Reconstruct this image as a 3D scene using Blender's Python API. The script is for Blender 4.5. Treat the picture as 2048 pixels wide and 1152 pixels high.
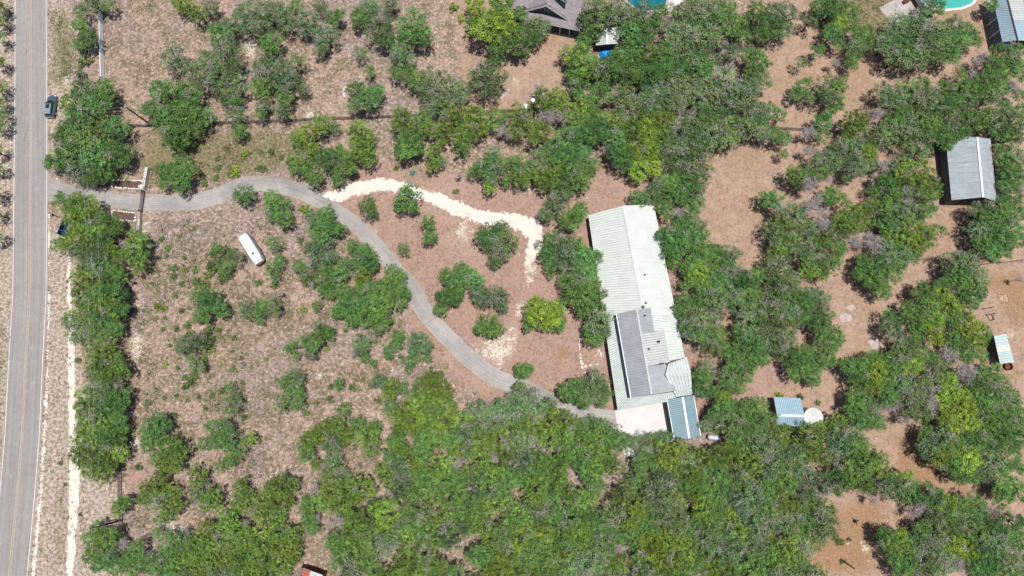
import bpy, math, random
import numpy as np
from mathutils import Vector, Matrix

for o in list(bpy.data.objects):
    bpy.data.objects.remove(o, do_unlink=True)
scn = bpy.context.scene
col = scn.collection

# ------------------------------------------------------------------ camera
# drone view: photo pixels (2048 x 1152), 24 mm equivalent lens, tilted a few degrees off straight down
W0, H0, F0 = 2048.0, 1152.0, 24.0 / 36.0 * 2048.0
ALT = 125.0
NAD = (1085.0, 803.0)                      # photo pixel straight below the drone
zc_ = np.array([-(NAD[0] - 1024), (NAD[1] - 576), F0]); zc_ /= np.linalg.norm(zc_)
xc_ = np.array([1.0, 0, 0]); xc_ -= zc_ * xc_.dot(zc_); xc_ /= np.linalg.norm(xc_)
yc_ = np.cross(zc_, xc_)
RCW = np.array([xc_, yc_, zc_])            # camera -> world rotation

def ray(px, py):
    d = RCW @ np.array([px - 1024.0, -(py - 576.0), -F0])
    return d / np.linalg.norm(d)

def G(px, py, z=0.0):
    """ground (or height z) point seen at a photo pixel"""
    d = RCW @ np.array([px - 1024.0, -(py - 576.0), -F0])
    t = (z - ALT) / d[2]
    return Vector((d[0] * t, d[1] * t, z))

def toPix(X, Y, Z=0.0):
    X = np.asarray(X, float); Y = np.asarray(Y, float)
    P = np.stack([X, Y, np.zeros_like(X) + Z - ALT], -1) @ RCW
    return 1024 + F0 * P[..., 0] / -P[..., 2], 576 - F0 * P[..., 1] / -P[..., 2]

MPP = ALT / F0                             # metres for one photo pixel near the nadir

cam = bpy.data.cameras.new('camera'); camo = bpy.data.objects.new('camera', cam); col.objects.link(camo)
cam.sensor_width = 36.0; cam.lens = 24.0; cam.clip_start = 1.0; cam.clip_end = 6000.0
camo.matrix_world = Matrix.Translation((0, 0, ALT)) @ Matrix(RCW.tolist()).to_4x4()
scn.camera = camo

# ------------------------------------------------------------------ light
sund = Vector(ray(868, 806))               # shadows vanish where the view runs along the sunlight
sun_el = math.asin(-sund.z); sun_az = math.atan2(-sund.x, -sund.y)
sl = bpy.data.lights.new('sun', 'SUN'); sl.energy = 4.7; sl.angle = math.radians(0.53); sl.color = (1.0, 0.965, 0.91)
so = bpy.data.objects.new('sun', sl); col.objects.link(so)
so.rotation_euler = sund.to_track_quat('-Z', 'Y').to_euler(); so.location = (40, 0, 200)
wd = bpy.data.worlds.new('World'); scn.world = wd; wd.use_nodes = True
nt = wd.node_tree; bg = nt.nodes['Background']
sky = nt.nodes.new('ShaderNodeTexSky'); sky.sky_type = 'NISHITA'; sky.sun_disc = False
sky.sun_elevation = sun_el; sky.sun_rotation = sun_az
nt.links.new(sky.outputs[0], bg.inputs[0]); bg.inputs[1].default_value = 0.08
scn.view_settings.view_transform = 'Standard'; scn.view_settings.look = 'None'
scn.view_settings.exposure = 0.10; scn.view_settings.gamma = 1.0
scn.view_settings.use_curve_mapping = False

# ------------------------------------------------------------------ helpers
def lin(r, g, b):
    f = lambda c: (c / 255 / 12.92) if c / 255 <= 0.04045 else ((c / 255 + 0.055) / 1.055) ** 2.4
    return (f(r), f(g), f(b), 1.0)

class NB:
    def __init__(s, name):
        s.m = bpy.data.materials.new(name); s.m.use_nodes = True
        s.t = s.m.node_tree; s.p = s.t.nodes['Principled BSDF']; s.out = s.t.nodes['Material Output']
    def n(s, typ, **kw):
        x = s.t.nodes.new(typ)
        for k, v in kw.items(): setattr(x, k, v)
        return x
    def l(s, a, b): s.t.links.new(a, b)
    def val(s, sock, v):
        if hasattr(v, 'is_output'): s.l(v, sock)
        else: sock.default_value = v
    def noise(s, scale, detail=3, rough=0.6, vec=None, dist=0.0):
        x = s.n('ShaderNodeTexNoise'); x.inputs['Scale'].default_value = scale
        x.inputs['Detail'].default_value = detail; x.inputs['Roughness'].default_value = rough
        x.inputs['Distortion'].default_value = dist
        s.l(vec if vec is not None else s.pos(), x.inputs['Vector']); return x.outputs['Fac']
    def pos(s):
        if not hasattr(s, '_g'): s._g = s.n('ShaderNodeNewGeometry')
        return s._g.outputs['Position']
    def objpos(s):
        if not hasattr(s, '_tc'): s._tc = s.n('ShaderNodeTexCoord')
        return s._tc.outputs['Object']
    def uv(s):
        if not hasattr(s, '_tc'): s._tc = s.n('ShaderNodeTexCoord')
        return s._tc.outputs['UV']
    def attr(s, name):
        x = s.n('ShaderNodeAttribute'); x.attribute_name = name; return x
    def math(s, op, a, b=None, clamp=False):
        x = s.n('ShaderNodeMath', operation=op); x.use_clamp = clamp
        s.val(x.inputs[0], a)
        if b is not None: s.val(x.inputs[1], b)
        return x.outputs[0]
    def ss(s, v, a, b, lo=0.0, hi=1.0):
        x = s.n('ShaderNodeMapRange', interpolation_type='SMOOTHSTEP'); s.val(x.inputs['Value'], v)
        x.inputs['From Min'].default_value = a; x.inputs['From Max'].default_value = b
        x.inputs['To Min'].default_value = lo; x.inputs['To Max'].default_value = hi
        return x.outputs[0]
    def mix(s, f, a, b, mode='MIX'):
        x = s.n('ShaderNodeMix', data_type='RGBA', blend_type=mode)
        s.val(x.inputs[0], f); s.val(x.inputs[6], a); s.val(x.inputs[7], b); return x.outputs[2]
    def sep(s, c):
        x = s.n('ShaderNodeSeparateColor'); s.l(c, x.inputs[0]); return x.outputs
    def bump(s, h, strength=0.4, dist=0.05):
        x = s.n('ShaderNodeBump'); x.inputs['Strength'].default_value = strength
        x.inputs['Distance'].default_value = dist; s.l(h, x.inputs['Height']); s.l(x.outputs[0], s.p.inputs['Normal'])
    def fin(s, c, rough=0.8, spec=0.3, metal=0.0):
        s.val(s.p.inputs['Base Color'], c); s.val(s.p.inputs['Roughness'], rough)
        s.p.inputs['Specular IOR Level'].default_value = spec; s.p.inputs['Metallic'].default_value = metal
        return s.m

def flat(name, rgb, rough=0.7, spec=0.3, metal=0.0, var=0.12, scale=1.5):
    b = NB(name); c = tuple(rgb) + (1.0,)
    n1 = b.noise(scale, 4, 0.65, b.objpos()); f = b.ss(n1, 0.3, 0.7, 1 - var, 1 + var)
    x = b.n('ShaderNodeMix', data_type='RGBA', blend_type='MULTIPLY'); x.inputs[0].default_value = 1
    x.inputs[6].default_value = c; cc = b.n('ShaderNodeCombineColor')
    for i in range(3): b.l(f, cc.inputs[i])
    b.l(cc.outputs[0], x.inputs[7])
    return b.fin(x.outputs[2], rough, spec, metal)

def mesh_np(name, V, Fq, mat=None, tone=None, uv=None):
    """V (n,3), Fq (m,k) all faces with k corners"""
    V = np.asarray(V, np.float32); Fq = np.asarray(Fq, np.int32)
    me = bpy.data.meshes.new(name); m, k = Fq.shape
    me.vertices.add(len(V)); me.vertices.foreach_set('co', V.ravel())
    me.loops.add(m * k); me.loops.foreach_set('vertex_index', Fq.ravel())
    me.polygons.add(m)
    me.polygons.foreach_set('loop_start', np.arange(0, m * k, k, dtype=np.int32))
    me.polygons.foreach_set('loop_total', np.full(m, k, np.int32))
    if tone is not None:
        a = me.attributes.new('tone', 'FLOAT', 'POINT'); a.data.foreach_set('value', np.asarray(tone, np.float32))
    if mat: me.materials.append(mat)
    me.update(calc_edges=True); me.validate()
    return me

class MB:
    def __init__(s): s.v = []; s.f = []; s.uv = None
    def add(s, vs, fs):
        b = len(s.v); s.v += [tuple(v) for v in vs]; s.f += [tuple(b + i for i in f) for f in fs]
    def box(s, c, size, rz=0.0, ax=None):
        hx, hy, hz = size[0] / 2, size[1] / 2, size[2] / 2
        ca, sa = math.cos(rz), math.sin(rz); vs = []
        for z in (-hz, hz):
            for x, y in ((-hx, -hy), (hx, -hy), (hx, hy), (-hx, hy)):
                vs.append((c[0] + x * ca - y * sa, c[1] + x * sa + y * ca, c[2] + z))
        s.add(vs, [(0, 3, 2, 1), (4, 5, 6, 7), (0, 1, 5, 4), (1, 2, 6, 5), (2, 3, 7, 6), (3, 0, 4, 7)])
    def bar(s, p, q, w, h):
        """rectangular bar from p to q, w across (horizontal), h tall, centred"""
        p = Vector(p); q = Vector(q); d = (q - p).normalized()
        up = Vector((0, 0, 1)) if abs(d.z) < 0.95 else Vector((1, 0, 0))
        sx = d.cross(up).normalized() * (w / 2); sz = sx.cross(d).normalized() * (h / 2)
        vs = [p - sx - sz, p + sx - sz, p + sx + sz, p - sx + sz, q - sx - sz, q + sx - sz, q + sx + sz, q - sx + sz]
        s.add(vs, [(0, 3, 2, 1), (4, 5, 6, 7), (0, 1, 5, 4), (1, 2, 6, 5), (2, 3, 7, 6), (3, 0, 4, 7)])
    def tube(s, p, q, r0, r1=None, n=8, cap=True):
        r1 = r0 if r1 is None else r1
        p = Vector(p); q = Vector(q); d = (q - p).normalized()
        a = d.cross(Vector((0, 0, 1)) if abs(d.z) < 0.95 else Vector((1, 0, 0))).normalized(); b = d.cross(a)
        vs = []
        for c, r in ((p, r0), (q, r1)):
            for i in range(n):
                t = 2 * math.pi * i / n; vs.append(c + (a * math.cos(t) + b * math.sin(t)) * r)
        fs = [(i, (i + 1) % n, n + (i + 1) % n, n + i) for i in range(n)]
        if cap: fs += [tuple(range(n))[::-1], tuple(range(n, 2 * n))]
        s.add(vs, fs)
    def prism(s, poly, z0, z1):
        n = len(poly); vs = [(p[0], p[1], z0) for p in poly] + [(p[0], p[1], z1) for p in poly]
        ar = sum(poly[i][0] * poly[(i + 1) % n][1] - poly[(i + 1) % n][0] * poly[i][1] for i in range(n))
        fs = [tuple(range(n))[::-1], tuple(range(n, 2 * n))] + [(i, (i + 1) % n, n + (i + 1) % n, n + i) for i in range(n)]
        if ar < 0: fs = [f[::-1] for f in fs]
        s.add(vs, fs)
    def lathe(s, c, prof, n=24):
        """prof list of (r, z)"""
        vs = []; m = len(prof)
        for r, z in prof:
            for i in range(n):
                t = 2 * math.pi * i / n; vs.append((c[0] + r * math.cos(t), c[1] + r * math.sin(t), c[2] + z))
        fs = []
        for k in range(m - 1):
            for i in range(n):
                fs.append((k * n + i, k * n + (i + 1) % n, (k + 1) * n + (i + 1) % n, (k + 1) * n + i))
        fs.append(tuple(range((m - 1) * n, m * n)))
        s.add(vs, fs)
    def build(s, name, mat, parent=None, smooth=False):
        off = Vector((0, 0, 0)); p = parent
        while p is not None: off += p.location; p = p.parent
        me = bpy.data.meshes.new(name)
        me.from_pydata([(v[0] - off.x, v[1] - off.y, v[2] - off.z) for v in s.v], [], s.f)
        me.materials.append(mat)
        if smooth: me.polygons.foreach_set('use_smooth', [True] * len(me.polygons))
        me.update()
        o = bpy.data.objects.new(name, me); col.objects.link(o)
        if parent: o.parent = parent
        return o

def empty(name, loc, label=None, cat=None, group=None):
    o = bpy.data.objects.new(name, None); o.location = (loc[0], loc[1], loc[2] if len(loc) > 2 else 0.0)
    o.empty_display_size = 0.5; col.objects.link(o)
    if label: tag(o, label, cat, group)
    return o

def tag(o, label=None, cat=None, group=None, kind=None):
    if label: o['label'] = label
    if cat: o['category'] = cat
    if group: o['group'] = group
    if kind: o['kind'] = kind
    return o

def smooth_line(pts, step=1.0):
    """Catmull-Rom through tuples (any length), resampled"""
    P = np.array(pts, float); P = np.vstack([2 * P[0] - P[1], P, 2 * P[-1] - P[-2]]); out = []
    for i in range(1, len(P) - 2):
        p0, p1, p2, p3 = P[i - 1:i + 3]; n = max(2, int(np.linalg.norm((p2 - p1)[:2]) / step))
        for k in range(n):
            t = k / n
            out.append(0.5 * (2 * p1 + (p2 - p0) * t + (2 * p0 - 5 * p1 + 4 * p2 - p3) * t * t + (3 * p1 - p0 - 3 * p2 + p3) * t ** 3))
    out.append(P[-2]); return np.array(out)

def ribbon(name, line, halfw, z, mat, parent=None, off=0.0, jag=0.0, seed=0, nacross=1):
    """line (n,2) world; halfw scalar or (n,) ; off lateral shift"""
    L = np.asarray(line)[:, :2]; n = len(L)
    d = np.gradient(L, axis=0); d /= np.linalg.norm(d, axis=1)[:, None]; nr = np.stack([d[:, 1], -d[:, 0]], 1)
    hw = np.zeros(n) + halfw; r = np.random.RandomState(seed)
    jl = r.uniform(-jag, jag, n) if jag else np.zeros(n); jr = r.uniform(-jag, jag, n) if jag else np.zeros(n)
    off = np.zeros(n) + off
    V = []; k = nacross + 1
    for j in range(k):
        t = j / nacross; lat = off + (-hw + jl) * (1 - t) + (hw + jr) * t
        V.append(np.concatenate([L + nr * lat[:, None], np.full((n, 1), z)], 1))
    V = np.stack(V, 1).reshape(-1, 3)
    F = [(i * k + j, i * k + j + 1, (i + 1) * k + j + 1, (i + 1) * k + j) for i in range(n - 1) for j in range(nacross)]
    me = mesh_np(name, V, np.array(F), mat)
    s = np.concatenate([[0], np.cumsum(np.linalg.norm(np.diff(L, axis=0), axis=1))])
    uvl = me.uv_layers.new(name='UVMap'); uvs = []
    for f in me.polygons:
        for vi in f.vertices: uvs += [(vi % k) / nacross, s[vi // k]]
    uvl.data.foreach_set('uv', uvs)
    nz = me.polygons[0].normal.z
    if nz < 0: me.flip_normals()
    o = bpy.data.objects.new(name, me); col.objects.link(o)
    if parent: o.parent = parent
    return o

def inpoly(x, y, poly):
    x = np.asarray(x, float); y = np.asarray(y, float); r = np.zeros(x.shape, bool); n = len(poly)
    for i in range(n):
        x1, y1 = poly[i]; x2, y2 = poly[(i + 1) % n]
        c = (y1 > y) != (y2 > y)
        with np.errstate(divide='ignore', invalid='ignore'):
            r ^= c & (x < (x2 - x1) * (y - y1) / ((y2 - y1) if y2 != y1 else 1e-9) + x1)
    return r
# ------------------------------------------------------------------ ground zones (photo pixels, quarter resolution masks)
MX0, MY0, MS = -400, -400, 4.0
MW, MH = 720, 500
gx, gy = np.meshgrid(MX0 + MS * np.arange(MW), MY0 + MS * np.arange(MH))
def blur(a, r):
    for ax in (0, 1):
        for _ in range(2):
            c = np.cumsum(np.insert(np.pad(a, [(r, r) if i == ax else (0, 0) for i in (0, 1)], mode='edge'), 0, 0, axis=ax), axis=ax)
            a = (np.take(c, range(2 * r + 1, c.shape[ax]), ax) - np.take(c, range(0, c.shape[ax] - 2 * r - 1), ax)) / (2 * r + 1)
    return a
def zone(polys, circ=(), r=3):
    m = np.zeros((MH, MW))
    for p in polys: m = np.maximum(m, inpoly(gx, gy, p))
    m = blur(m, r)
    for c in circ:
        x, y, rr, s = c[:4]; e = c[4] if len(c) > 4 else 1.0
        m = np.maximum(m, s * np.clip(1.25 - np.sqrt(((gx - x) / rr) ** 2 + ((gy - y) / (rr * e)) ** 2), 0, 1))
    return m
def samp(m, px, py):
    fx = np.clip((np.asarray(px) - MX0) / MS, 0, MW - 2); fy = np.clip((np.asarray(py) - MY0) / MS, 0, MH - 2)
    i = fx.astype(int); j = fy.astype(int); u = fx - i; v = fy - j
    return m[j, i] * (1 - u) * (1 - v) + m[j, i + 1] * u * (1 - v) + m[j + 1, i] * (1 - u) * v + m[j + 1, i + 1] * u * v

Z_LIT = zone([
    [(645, 395), (760, 350), (900, 370), (1000, 405), (1100, 430), (1180, 425), (1215, 560), (1232, 700), (1240, 850), (1120, 800), (1000, 740), (930, 680), (860, 610), (800, 530), (720, 440)],
    [(560, 380), (690, 470), (760, 560), (800, 610), (850, 700), (930, 780), (1000, 815), (1030, 780), (950, 730), (870, 650), (820, 590), (740, 490), (640, 400)],
    [(690, 345), (740, 325), (860, 330), (1000, 380), (1110, 400), (1180, 330), (1320, 350), (1250, 415), (1170, 430), (1000, 415), (830, 345), (700, 362)],
    [(1360, 690), (1450, 720), (1560, 730), (1600, 760), (1480, 800), (1400, 860), (1380, 780)],
    [(1300, 400), (1420, 500), (1420, 620), (1370, 640), (1330, 500)],
    [(100, 425), (135, 425), (135, 450), (115, 460), (104, 450)], [(255, 940), (310, 925), (300, 960), (258, 1000)]], r=3)
Z_TAN = zone([[(1390, 300), (1500, 250), (1500, 60), (1540, -390), (2470, -390), (2470, 1500), (1640, 1500), (1600, 1100), (1640, 1000), (1400, 860), (1380, 640), (1400, 450)],
              [(620, -390), (1180, -390), (1170, 90), (1130, 190), (1000, 230), (900, 230), (930, 100), (900, 0)]], r=8)
Z_ORG = zone([[(1780, 860), (1830, 850), (1880, 960), (2000, 960), (2010, 1000), (1850, 990), (1780, 1000), (1740, 1152), (1620, 1152), (1600, 1080), (1680, 1010), (1800, 980)],
              [(1960, 540), (2060, 540), (2060, 660), (2020, 660)], [(1970, 20), (1940, 70), (1985, 70), (1990, 30)]],
             [(1125, 706, 20, .9), (2030, 745, 25, .7), (1840, 870, 40, .8)], r=5)
Z_WHT = zone([[(918, 672), (965, 680), (1012, 665), (1035, 600), (1045, 560), (1062, 520), (1050, 490), (1092, 480), (1085, 540), (1060, 590), (1050, 640), (1035, 700), (1026, 738), (1000, 738), (955, 716), (930, 692)]], r=4) * .78
GP = [(690, 386), (712, 380), (731, 375), (750, 371), (776, 370), (808, 376), (838, 384), (858, 391), (875, 398), (902, 412), (920, 419), (937, 425), (956, 431), (975, 436), (994, 438), (1012, 439), (1042, 444), (1064, 457), (1072, 478), (1066, 502), (1058, 524)]
Z_WHT = np.maximum(Z_WHT, zone([], [(x, y, 23, .62) for x, y in GP]))
Z_WHT = np.maximum(Z_WHT, zone([[(100, 352), (112, 372), (128, 378), (150, 372), (122, 362), (106, 340)],
              [(9, 40), (14, 40), (16, 300), (10, 560), (4, 560), (6, 300)]],
             [(195, 1000, 50, .45, 1.3), (502, 95, 20, .75, 1.6), (486, 150, 18, .7), (690, 185, 15, .7, 2), (662, 218, 20, .6), (618, 225, 26, .6), (930, 462, 26, .7, 1.3), (945, 500, 12, .7),
              (300, 430, 30, .5), (290, 450, 26, .6, 1.5), (275, 600, 26, .6), (272, 690, 30, .7, 1.6), (262, 832, 30, .6), (270, 880, 34, .7), (365, 930, 50, .5), (340, 1055, 60, .6, .6), (470, 1035, 60, .5, .5),
              (790, 742, 22, .6), (640, 752, 16, .6), (748, 832, 36, .5), (540, 960, 60, .5), (585, 870, 40, .4), (1180, 395, 34, .5, .5), (890, 120, 30, .5), (870, 70, 26, .5, 2), (1005, 190, 26, .5),
              (1032, 165, 24, .6), (900, 470, 20, .5), (860, 500, 20, .4), (520, 720, 40, .3), (640, 660, 24, .4), (570, 590, 30, .3), (700, 100, 24, .5), (280, 20, 40, .3), (300, 60, 40, .35),
              (1060, 545, 26, .6, 2), (1040, 620, 24, .6, 2), (990, 520, 30, .45), (905, 500, 30, .4), (860, 470, 26, .4), (960, 560, 24, .35), (905, 690, 12, .5), (1100, 640, 20, .35), (1165, 710, 14, .5), (1192, 712, 22, .5), (130, 160, 20, .6), (148, 170, 14, .7), (155, 540, 14, .5), (155, 700, 18, .5), (255, 520, 22, .5), (335, 720, 40, .25), (500, 800, 50, .3),
              (2010, 600, 24, .5), (2020, 668, 18, .7), (1730, 1100, 26, .5), (1700, 1090, 20, .4), (1560, 300, 40, .2), (1470, 350, 60, .15)], r=2))
Z_OLV = zone([[(103, 10), (138, 10), (150, 100), (146, 150), (122, 190), (104, 180)], [(16, -390), (27, -390), (28, 500), (20, 620), (16, 300)],
              [(-20, 600), (6, 620), (6, 900), (-10, 1000)], [(112, 960), (134, 960), (126, 1152), (100, 1152)],
              [(290, 268), (420, 262), (560, 258), (600, 300), (560, 345), (440, 360), (300, 370), (270, 330)],
              [(1600, -390), (1760, -390), (1800, 80), (1620, 60)], [(1960, 30), (1985, 30), (1990, 60), (1945, 66)]],
             [(300, 20, 60, .6), (330, 60, 40, .5), (410, 560, 70, .6, 1.4), (450, 540, 50, .5), (470, 620, 60, .5), (600, 350, 30, .5), (420, 430, 30, .35), (690, 60, 26, .5), (690, 130, 24, .4), (240, 180, 14, .6, 2), (262, 215, 12, .6, 2),
              (330, 800, 60, .35), (420, 700, 60, .4), (560, 720, 60, .3), (700, 700, 60, .35), (480, 900, 60, .4), (860, 340, 60, .5, .4), (780, 320, 40, .4), (1000, 340, 40, .4), (480, 720, 330, .48, 1.0), (720, 770, 50, .4), (370, 480, 60, .5), (350, 640, 60, .45), (395, 640, 40, .5), (540, 600, 50, .45), (600, 640, 40, .35), (400, 800, 50, .4), (300, 740, 36, .35), (430, 330, 60, .5, .6), (520, 310, 50, .6, .6)], r=4)
Z_RCK = zone([[(98, 425), (150, 440), (152, 520), (160, 700), (200, 930), (240, 1000), (240, 1500), (-60, 1500), (52, 1152), (86, 860), (97, 640)],
              [(99, -390), (140, -390), (140, 20), (150, 200), (110, 350), (98, 350)], [(-300, -390), (30, -390), (30, 500), (14, 800), (-20, 1152), (-300, 1152)]], r=3)

def ground_material():
    b = NB('dry_ground')
    a1 = b.attr('zone_a'); a2 = b.attr('zone_b')
    r, g, bl = b.sep(a1.outputs['Color'])[:3]; o, rk, tr = b.sep(a2.outputs['Color'])[:3]
    big = b.noise(0.09, 5, 0.62); mid = b.noise(0.55, 5, 0.7); fine = b.noise(2.6, 5, 0.75); tiny = b.noise(7.5, 3, 0.8)
    pert = b.math('ADD', b.math('MULTIPLY', b.math('SUBTRACT', mid, 0.5), 1.1), b.math('MULTIPLY', b.math('SUBTRACT', fine, 0.5), 0.7))
    def m(att, lo=0.3, hi=0.7, k=1.0): return b.ss(b.math('ADD', att, b.math('MULTIPLY', pert, k)), lo, hi)
    sp = b.noise(1.7, 6, 0.72); sp2 = b.noise(4.2, 4, 0.75); vbig = b.noise(0.045, 4, 0.6)
    p3_ = b.noise(0.22, 5, 0.68, None, 0.8)
    meadow = b.mix(b.ss(p3_, 0.44, 0.58), lin(154, 131, 119), lin(114, 103, 84))
    meadow = b.mix(b.math('MULTIPLY', b.ss(big, 0.50, 0.62), 0.5), meadow, lin(132, 116, 100))
    meadow = b.mix(b.math('MULTIPLY', b.ss(vbig, 0.48, 0.62), 0.7), meadow, lin(134, 120, 118))
    meadow = b.mix(b.math('MULTIPLY', b.ss(mid, 0.50, 0.62), 0.7), meadow, lin(116, 100, 80))
    meadow = b.mix(b.math('MULTIPLY', b.ss(mid, 0.46, 0.34), 0.55), meadow, lin(184, 152, 138))
    meadow = b.mix(b.math('MULTIPLY', b.ss(sp, 0.50, 0.64), 0.75), meadow, lin(196, 174, 158))
    meadow = b.mix(b.math('MULTIPLY', b.ss(sp, 0.47, 0.36), 0.75), meadow, lin(84, 78, 62))
    rocky = b.mix(b.ss(sp, 0.42, 0.60), lin(132, 118, 104), lin(186, 170, 156))
    c = b.mix(m(rk), meadow, rocky)
    tan = b.mix(b.ss(mid, 0.40, 0.62), lin(166, 139, 121), lin(148, 124, 108))
    tan = b.mix(b.math('MULTIPLY', b.ss(big, 0.5, 0.62), 0.6), tan, lin(150, 124, 98))
    tan = b.mix(b.math('MULTIPLY', b.ss(sp, 0.50, 0.66), 0.5), tan, lin(178, 152, 136))
    tan = b.mix(b.math('MULTIPLY', b.ss(sp, 0.47, 0.36), 0.55), tan, lin(106, 84, 70))
    c = b.mix(m(g, 0.3, 0.7, 0.8), c, tan)
    lit = b.mix(b.ss(mid, 0.40, 0.62), lin(160, 131, 117), lin(144, 118, 106))
    lit = b.mix(b.math('MULTIPLY', b.ss(big, 0.50, 0.62), 0.55), lit, lin(164, 140, 126))
    lit = b.mix(b.math('MULTIPLY', b.ss(sp, 0.50, 0.64), 0.55), lit, lin(174, 146, 132))
    lit = b.mix(b.math('MULTIPLY', b.ss(sp, 0.47, 0.36), 0.55), lit, lin(98, 76, 64))
    c = b.mix(m(r, 0.2, 0.8, 1.0), c, lit)
    org = b.mix(b.ss(fine, 0.40, 0.60), lin(132, 100, 70), lin(156, 124, 94))
    c = b.mix(b.math('MULTIPLY', m(tr, 0.35, 0.85, 0.7), 0.8), c, org)
    olv = b.mix(b.ss(sp, 0.40, 0.60), lin(88, 86, 54), lin(132, 122, 90))
    c = b.mix(b.math('MULTIPLY', m(o, 0.3, 0.85, 1.0), 0.8), c, olv)
    wh = b.mix(b.ss(fine, 0.36, 0.60), lin(168, 152, 134), lin(210, 203, 190))
    c = b.mix(m(bl, 0.45, 0.80, 1.3), c, wh)
    c = b.mix(b.math('MULTIPLY', b.ss(sp2, 0.56, 0.68), 0.5), c, lin(196, 182, 168))
    c = b.mix(b.math('MULTIPLY', b.ss(sp2, 0.42, 0.32), 0.5), c, lin(78, 68, 54))
    b.bump(b.math('ADD', b.math('MULTIPLY', fine, 0.7), b.math('MULTIPLY', tiny, 0.4)), 0.55, 0.22)
    return b.fin(c, 0.95, 0.15)

def build_ground():
    xs = np.arange(-150, 130.01, 0.7); ys = np.arange(-70, 110.01, 0.7)
    xs = np.concatenate([[-2500, -900, -400, -230, -180], xs, [160, 220, 400, 900, 2500]]); ys = np.concatenate([[-2500, -900, -400, -200, -110], ys, [140, 200, 400, 900, 2500]])
    X, Y = np.meshgrid(xs, ys); n, m = X.shape
    V = np.stack([X, Y, np.zeros_like(X)], -1).reshape(-1, 3)
    I = np.arange(n * m).reshape(n, m)
    F = np.stack([I[:-1, :-1], I[:-1, 1:], I[1:, 1:], I[1:, :-1]], -1).reshape(-1, 4)
    me = mesh_np('ground', V, F, ground_material())
    px, py = toPix(np.clip(V[:, 0], -150, 130), np.clip(V[:, 1], -70, 110))
    for nm, zs in (('zone_a', (Z_LIT, Z_TAN, Z_WHT)), ('zone_b', (Z_OLV, Z_RCK, Z_ORG))):
        a = me.attributes.new(nm, 'FLOAT_COLOR', 'POINT')
        c = np.ones((len(V), 4), np.float32)
        for i, z in enumerate(zs): c[:, i] = samp(z, px, py)
        a.data.foreach_set('color', c.ravel())
    o = bpy.data.objects.new('ground', me); col.objects.link(o); tag(o, kind='structure'); return o
build_ground()

# ------------------------------------------------------------------ road
def asphalt(name, base, streak=0.12, patch=0.1, scuff=0.3):
    b = NB(name); uv = b.uv(); s = b.n('ShaderNodeSeparateXYZ'); b.l(uv, s.inputs[0])
    mp = b.n('ShaderNodeMapping'); mp.inputs['Scale'].default_value = (14, 0.03, 1); b.l(uv, mp.inputs[0])
    st = b.noise(1.0, 4, 0.6, mp.outputs[0]); big = b.noise(0.13, 4, 0.6); fine = b.noise(5.0, 4, 0.8); mid = b.noise(0.9, 4, 0.7)
    f = b.math('ADD', b.ss(st, 0.3, 0.7, 1 - streak, 1 + streak), b.ss(big, 0.3, 0.7, -patch, patch))
    f = b.math('ADD', f, b.ss(fine, 0.25, 0.75, -0.10, 0.10)); f = b.math('ADD', f, b.ss(mid, 0.3, 0.7, -0.05, 0.05))
    cc = b.n('ShaderNodeCombineColor')
    for i in range(3): b.l(f, cc.inputs[i])
    c = b.mix(1.0, tuple(base) + (1,), cc.outputs[0], 'MULTIPLY')
    v = b.n('ShaderNodeTexVoronoi', feature='DISTANCE_TO_EDGE'); v.inputs['Scale'].default_value = 0.23
    b.l(b.pos(), v.inputs['Vector']); cr = b.math('MULTIPLY', b.ss(v.outputs['Distance'], 0.012, 0.0), b.ss(big, 0.45, 0.6, 0, 0.4))
    c = b.mix(cr, c, (0.06, 0.06, 0.06, 1))
    ed = b.math('ABSOLUTE', b.math('SUBTRACT', s.outputs[0], 0.5)); dr = b.ss(b.math('ADD', ed, b.math('MULTIPLY', b.math('SUBTRACT', mid, 0.5), 0.22)), 0.44, 0.52, 0, 0.85)
    c = b.mix(dr, c, lin(168, 146, 128))
    sc = b.noise(0.35, 5, 0.7); c = b.mix(b.math('MULTIPLY', b.ss(sc, 0.58, 0.70), scuff), c, lin(176, 168, 164))
    c = b.mix(b.math('MULTIPLY', b.ss(sc, 0.40, 0.30), 0.35), c, lin(104, 100, 100))
    b.bump(fine, 0.3, 0.03)
    return b.fin(c, 0.9, 0.25)
M_ROAD = asphalt('worn_road_asphalt', lin(139, 135, 132)[:3], 0.10, 0.04)
M_DRIVE = asphalt('driveway_asphalt', lin(149, 144, 141)[:3], 0.12, 0.20, 0.75)
def paint(name, rgb, wear=0.5):
    b = NB(name); n = b.noise(3.0, 4, 0.8); return b.fin(b.mix(b.ss(n, 0.42, 0.62, 0.0, wear), tuple(rgb) + (1,), lin(136, 134, 136)), 0.85, 0.2)
rp = [(64, -420), (62.5, -200), (61.5, 0), (61.5, 150), (61.2, 288), (60, 432), (59, 576), (55.5, 650), (51.5, 720), (47.5, 800), (44.5, 864), (39.5, 930), (33.5, 1000), (27.5, 1060), (18.5, 1152), (8, 1240), (-14, 1400)]
RL = smooth_line([tuple(G(*p)[:2]) for p in rp], 1.0)
road = ribbon('road', RL, 3.62, 0.015, M_ROAD, nacross=4, jag=0.06, seed=2); tag(road, kind='structure')
M_YEL = paint('faded_yellow_paint', lin(182, 158, 130)[:3], 0.75); M_WHT = paint('white_road_paint', lin(215, 212, 214)[:3], 0.5)
for s in (-0.17, 0.17): ribbon('centre_line', RL, 0.075, 0.024, M_YEL, road, off=s)
for s in (-3.28, 3.28): ribbon('edge_line', RL, 0.065, 0.024, M_WHT, road, off=s)

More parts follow.
